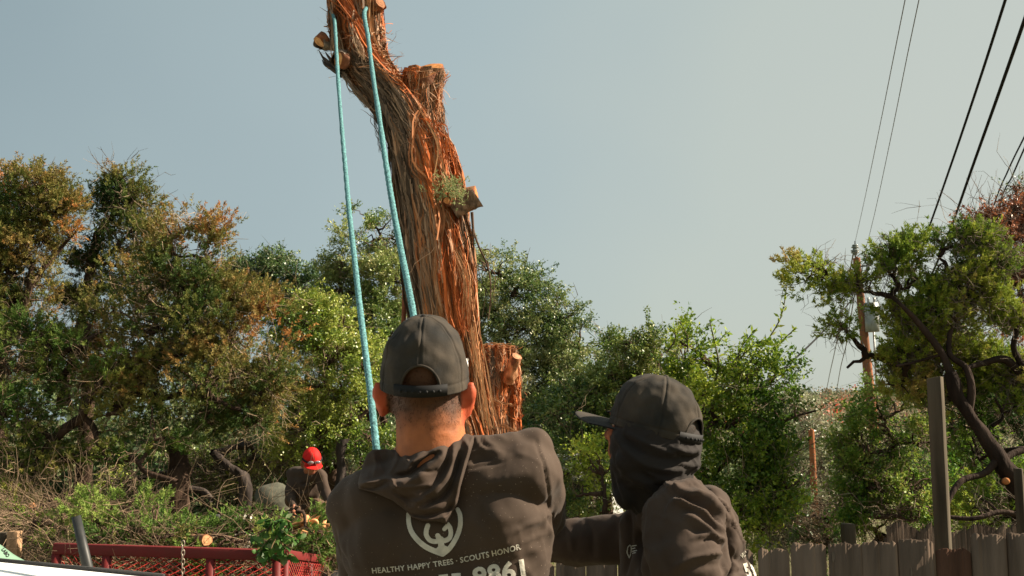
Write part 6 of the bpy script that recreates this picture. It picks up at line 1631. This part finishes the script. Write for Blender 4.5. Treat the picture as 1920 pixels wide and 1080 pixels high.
# --- brush heap, logs, leafy branch
kw = dict(style='juniper', pal=[(.02, .04, .009), (.045, .080, .014), (.09, .130, .024), (.14, .165, .04), (.17, .14, .06)], brown=.05, gap=.4, clump=.6, cover=10, twig_col=(.20, .14, .09), up=.5, trunk_r=.03, fat=1.0)
tree('brush_heap', 'heap of freshly cut juniper branches overflowing the red trailer', 'brush',
     [(190, 980, 7.2, 30, 20), (225, 958, 7.4, 22, 12), (255, 985, 7.2, 36, 16), (310, 992, 7.1, 40, 14), (370, 1004, 6.8, 44, 10), (430, 1004, 6.9, 44, 11), (480, 1002, 7, 36, 12), (540, 1008, 7, 40, 11), (590, 1004, 7.0, 34, 18), (585, 1014, 6.5, 20, 10), (622, 1026, 7.1, 16, 14), (640, 1045, 7.3, 10, 14), (625, 1005, 7.4, 24, 22), (640, 1035, 7.5, 14, 18), (210, 1005, 6.6, 50, 12), (300, 1010, 6.5, 50, 10), (440, 1015, 6.4, 50, 10), (160, 985, 7.3, 26, 26)],
     (380, 7.2), seed=31, twigs=320, trunk=[(560, 1010, 7.1, .03), (480, 990, 7.1, .035), (400, 985, 7.1, .03)],
     limbs=[([(470, 990, 7.0), (520, 965, 6.8), (560, 950, 6.6)], .008, .005), ([(455, 960, 7.4), (500, 955, 7.0), (560, 968, 6.8)], .009, .006), ([(420, 975, 7), (405, 950, 7), (415, 930, 7)], .008, .004)], **kw)
tree('brush_heap', 'dry brown twigs and needles packed inside the trailer behind its mesh', 'brush',
     [(150, 1060, 6.4, 40, 26), (230, 1060, 6.5, 50, 26), (320, 1065, 6.5, 50, 26), (400, 1060, 6.5, 50, 28), (480, 1065, 6.5, 46, 28), (560, 1060, 7, 36, 26), (610, 1070, 7.3, 30, 26)],
     (330, 6.6), seed=32, twigs=500, trunk=[(480, 1060, 6.6, .05), (400, 1062, 6.5, .055), (330, 1070, 6.5, .05)], **{**kw, 'pal': [(.03, .03, .01), (.08, .07, .02), (.16, .10, .04), (.22, .12, .05)], 'cover': 1.6})
tree('brush_heap', 'tangle of bare cut branches on the ground left of the trailer', 'brush',
     [(60, 985, 8, 50, 26), (110, 1000, 7.6, 40, 30), (30, 960, 8.4, 40, 26), (90, 1040, 7.2, 30, 16), (150, 965, 8.6, 26, 10)],
     (90, 7.9), seed=33, twigs=600, trunk=[(20, 990, 8, .035), (100, 975, 7.9, .03), (200, 940, 8.4, .02)], **{**kw, 'pal': JUN_G, 'cover': 1.6, 'brown': .05})
def log(name, label, a, b, rad, face=(.58, .30, .14), seed=1, parent=None, barkc=(.20, .11, .06)):
    a = np.array(a, float); b = np.array(b, float); rt__ = empty(name, (a + b) / 2); tag(rt__, label, 'log')
    K = 14; P = a + (b - a) * np.linspace(0, 1, K)[:, None]; V, Q = tubes(P[None], np.full((1, K), rad), 24); V = V + unit(V - np.repeat(P, 24, 0)) * (NZ[1](V + seed, 6.0) * rad * .08)[:, None]
    A1 = Acc(); A1.add(V, Q, np.array(barkc) * (1 + .4 * NZ[2](V, 30.0)[:, None].clip(-1, 1))); A1.build('bark', MAT['cedar'], rt__, smooth=True)
    d = unit(b - a); up_ = (0, 0, 1) if abs(d[2]) < .9 else (0, 1, 0)
    saw_face(rt__, b, d, rad, rad, up_, face, 'sawn_end', seed); saw_face(rt__, a, -d, rad, rad, up_, face, 'sawn_end', seed + 1)
log('log', 'small pale-ended log lying on the brush right above the trailer rail', U(355, 1012, 6.5), U(388, 1013, 6.25), .034, seed=2)
log('log', 'thin round log end pointing at the camera beside the knee of the red-capped man', U(612, 944, 7.6), U(611, 949, 7.15), .020, (.66, .42, .24), seed=3)
log('log', 'orange-brown split log lying slantwise in the brush below the red-capped man', U(556, 990, 6.9), U(575, 972, 6.75), .026, (.60, .30, .13), seed=4, barkc=(.42, .20, .10))
# torn shards of wood
r = np.random.default_rng(8); sh = empty('wood_shards', U(600, 985, 6.8)); tag(sh, 'torn orange splinters of cedar scattered in the brush below the red-capped man', 'wood shards')
for i in range(26):
    c = U(r.uniform(560, 632), r.uniform(968, 1000), r.uniform(6.65, 6.9)); d = unit(np.array([r.normal() * 1.0 + .6, r.normal() * .4, r.normal() * .5 + .3])); L = r.uniform(.06, .17); P = np.array([c - d * L / 2, c + r.normal(size=3) * .008, c + d * L / 2])
    V, Q = line_tube(P, [r.uniform(.004, .012), r.uniform(.008, .018), .002], 8, 5); V = c + (V - c) * np.array([1, .6, 1])
    A1 = Acc(); A1.add(V, Q, np.array((.58, .30, .13)) * r.uniform(.5, 1.2)); A1.build('shard', MAT['sawn'], sh)
lb = empty('leafy_branch', U(520, 1000, 5.92)); tag(lb, 'broadleaf branch with big glossy bright green leaves hanging over the trailer corner', 'branch')
A1 = Acc(); la = Acc(); LP = [(.007, .020, .004), (.014, .045, .006), (.028, .075, .011), (.06, .11, .025), (.17, .19, .11)]
stems = [[(560, 968), (540, 985), (520, 1005), (508, 1030), (505, 1050)], [(535, 988), (512, 990), (490, 996), (470, 1004)], [(525, 1000), (500, 1015), (485, 1038)], [(530, 995), (512, 980), (498, 972)], [(520, 1008), (532, 1025), (540, 1042)], [(545, 980), (530, 972), (520, 976)], [(520, 1010), (498, 1025), (492, 1045)], [(528, 998), (545, 1006), (558, 1012)]]
for s in stems:
    P = np.array([U(x, y, 5.9 - (y - 1000) * .0006 + r.uniform(-.05, .05)) for x, y in s]); V, Q = line_tube(P, np.linspace(.006, .002, len(P)), 16, 5); A1.add(V, Q, (.16, .11, .06)); L = smooth_line(P, 30)
    n = 22; ii = r.integers(3, 30, n); ld = unit(rdir(r, n) + np.array([0, -.2, -.45])); sz = r.uniform(.035, .075, n); B_ = L[ii] + ld * .01
    # eight-sided folded leaf
    sd = unit(np.cross(ld, rdir(r, n))); nn_ = np.cross(sd, ld)
    for q in range(n):
        w = sz[q] * .27; pts = [(0, 0), (.25, .8), (.5, 1), (.78, .62), (1.0, 0), (.78, -.62), (.5, -1), (.25, -.8)]
        V = [B_[q] + ld[q] * sz[q] * x + sd[q] * w * y + nn_[q] * (abs(y) * w * .3 - .15 * sz[q] * x * x) for x, y in pts] + [B_[q] + ld[q] * sz[q] * .5]
        la.add(V, [(8, k, (k + 1) % 8) for k in range(8)], palette(LP, np.array([r.uniform(.1, .95)]), r))
A1.build('stem', MAT['twig'], lb, smooth=True); o = la.build('leaves', MAT['soft_leaf'], lb); o['kind'] = 'stuff'
# --- boulder, low wall, white shed
V, Q = ell((0, 0, 0), (.20, .17, .22)); V = V * (1 + .12 * NZ[2](V, 2.2)[:, None]) + U(512, 940, 11.6); o = mesh('boulder', V, Q, M('lichen_rock', (.085, .085, .06), rough=.95, noise=(9, .35, 5), bump=[(18, .7, .01, 5)])); tag(o, 'grey-green lichened boulder beside the crouching man in the red cap', 'boulder')
A1 = Acc(); a, b = U(395, 970, 12.4), U(470, 968, 12.4); A1.box(((a + b) / 2)[0:2].tolist() + [(a[2] + .05) / 2 - .02], (b[0] - a[0], .2, a[2] + .05)); o = A1.build('low_wall', M('concrete', (.42, .40, .34), rough=.95, noise=(8, .2, 4), bump=[(30, .4, .004, 4)]), color=False); tag(o, 'low pale concrete wall seen under the oak left of the red-capped man', 'wall')
S0 = U(1048, 880, 12.6); SH = empty('shed', (S0[0] + .3, 13.4, 0)); tag(SH, 'small white shed glimpsed between the middle man and the bushes', 'shed')
A1 = Acc(); A1.box((S0[0] + .3, 13.4, .55), (1.0, 1.4, 1.1)); A1.build('wall', M('white_siding', (.62, .63, .60), rough=.7, noise=(8, .1, 3)), SH, color=False)
A1 = Acc(); A1.box((S0[0] + .3, 13.4, 1.13), (1.15, 1.6, .05)); A1.build('roof', MAT['metal'], SH, color=False)
A1 = Acc(); A1.box((S0[0] + .3, 12.69, .45), (.45, .03, .85)); A1.build('door', MAT['postwood'], SH, color=False)
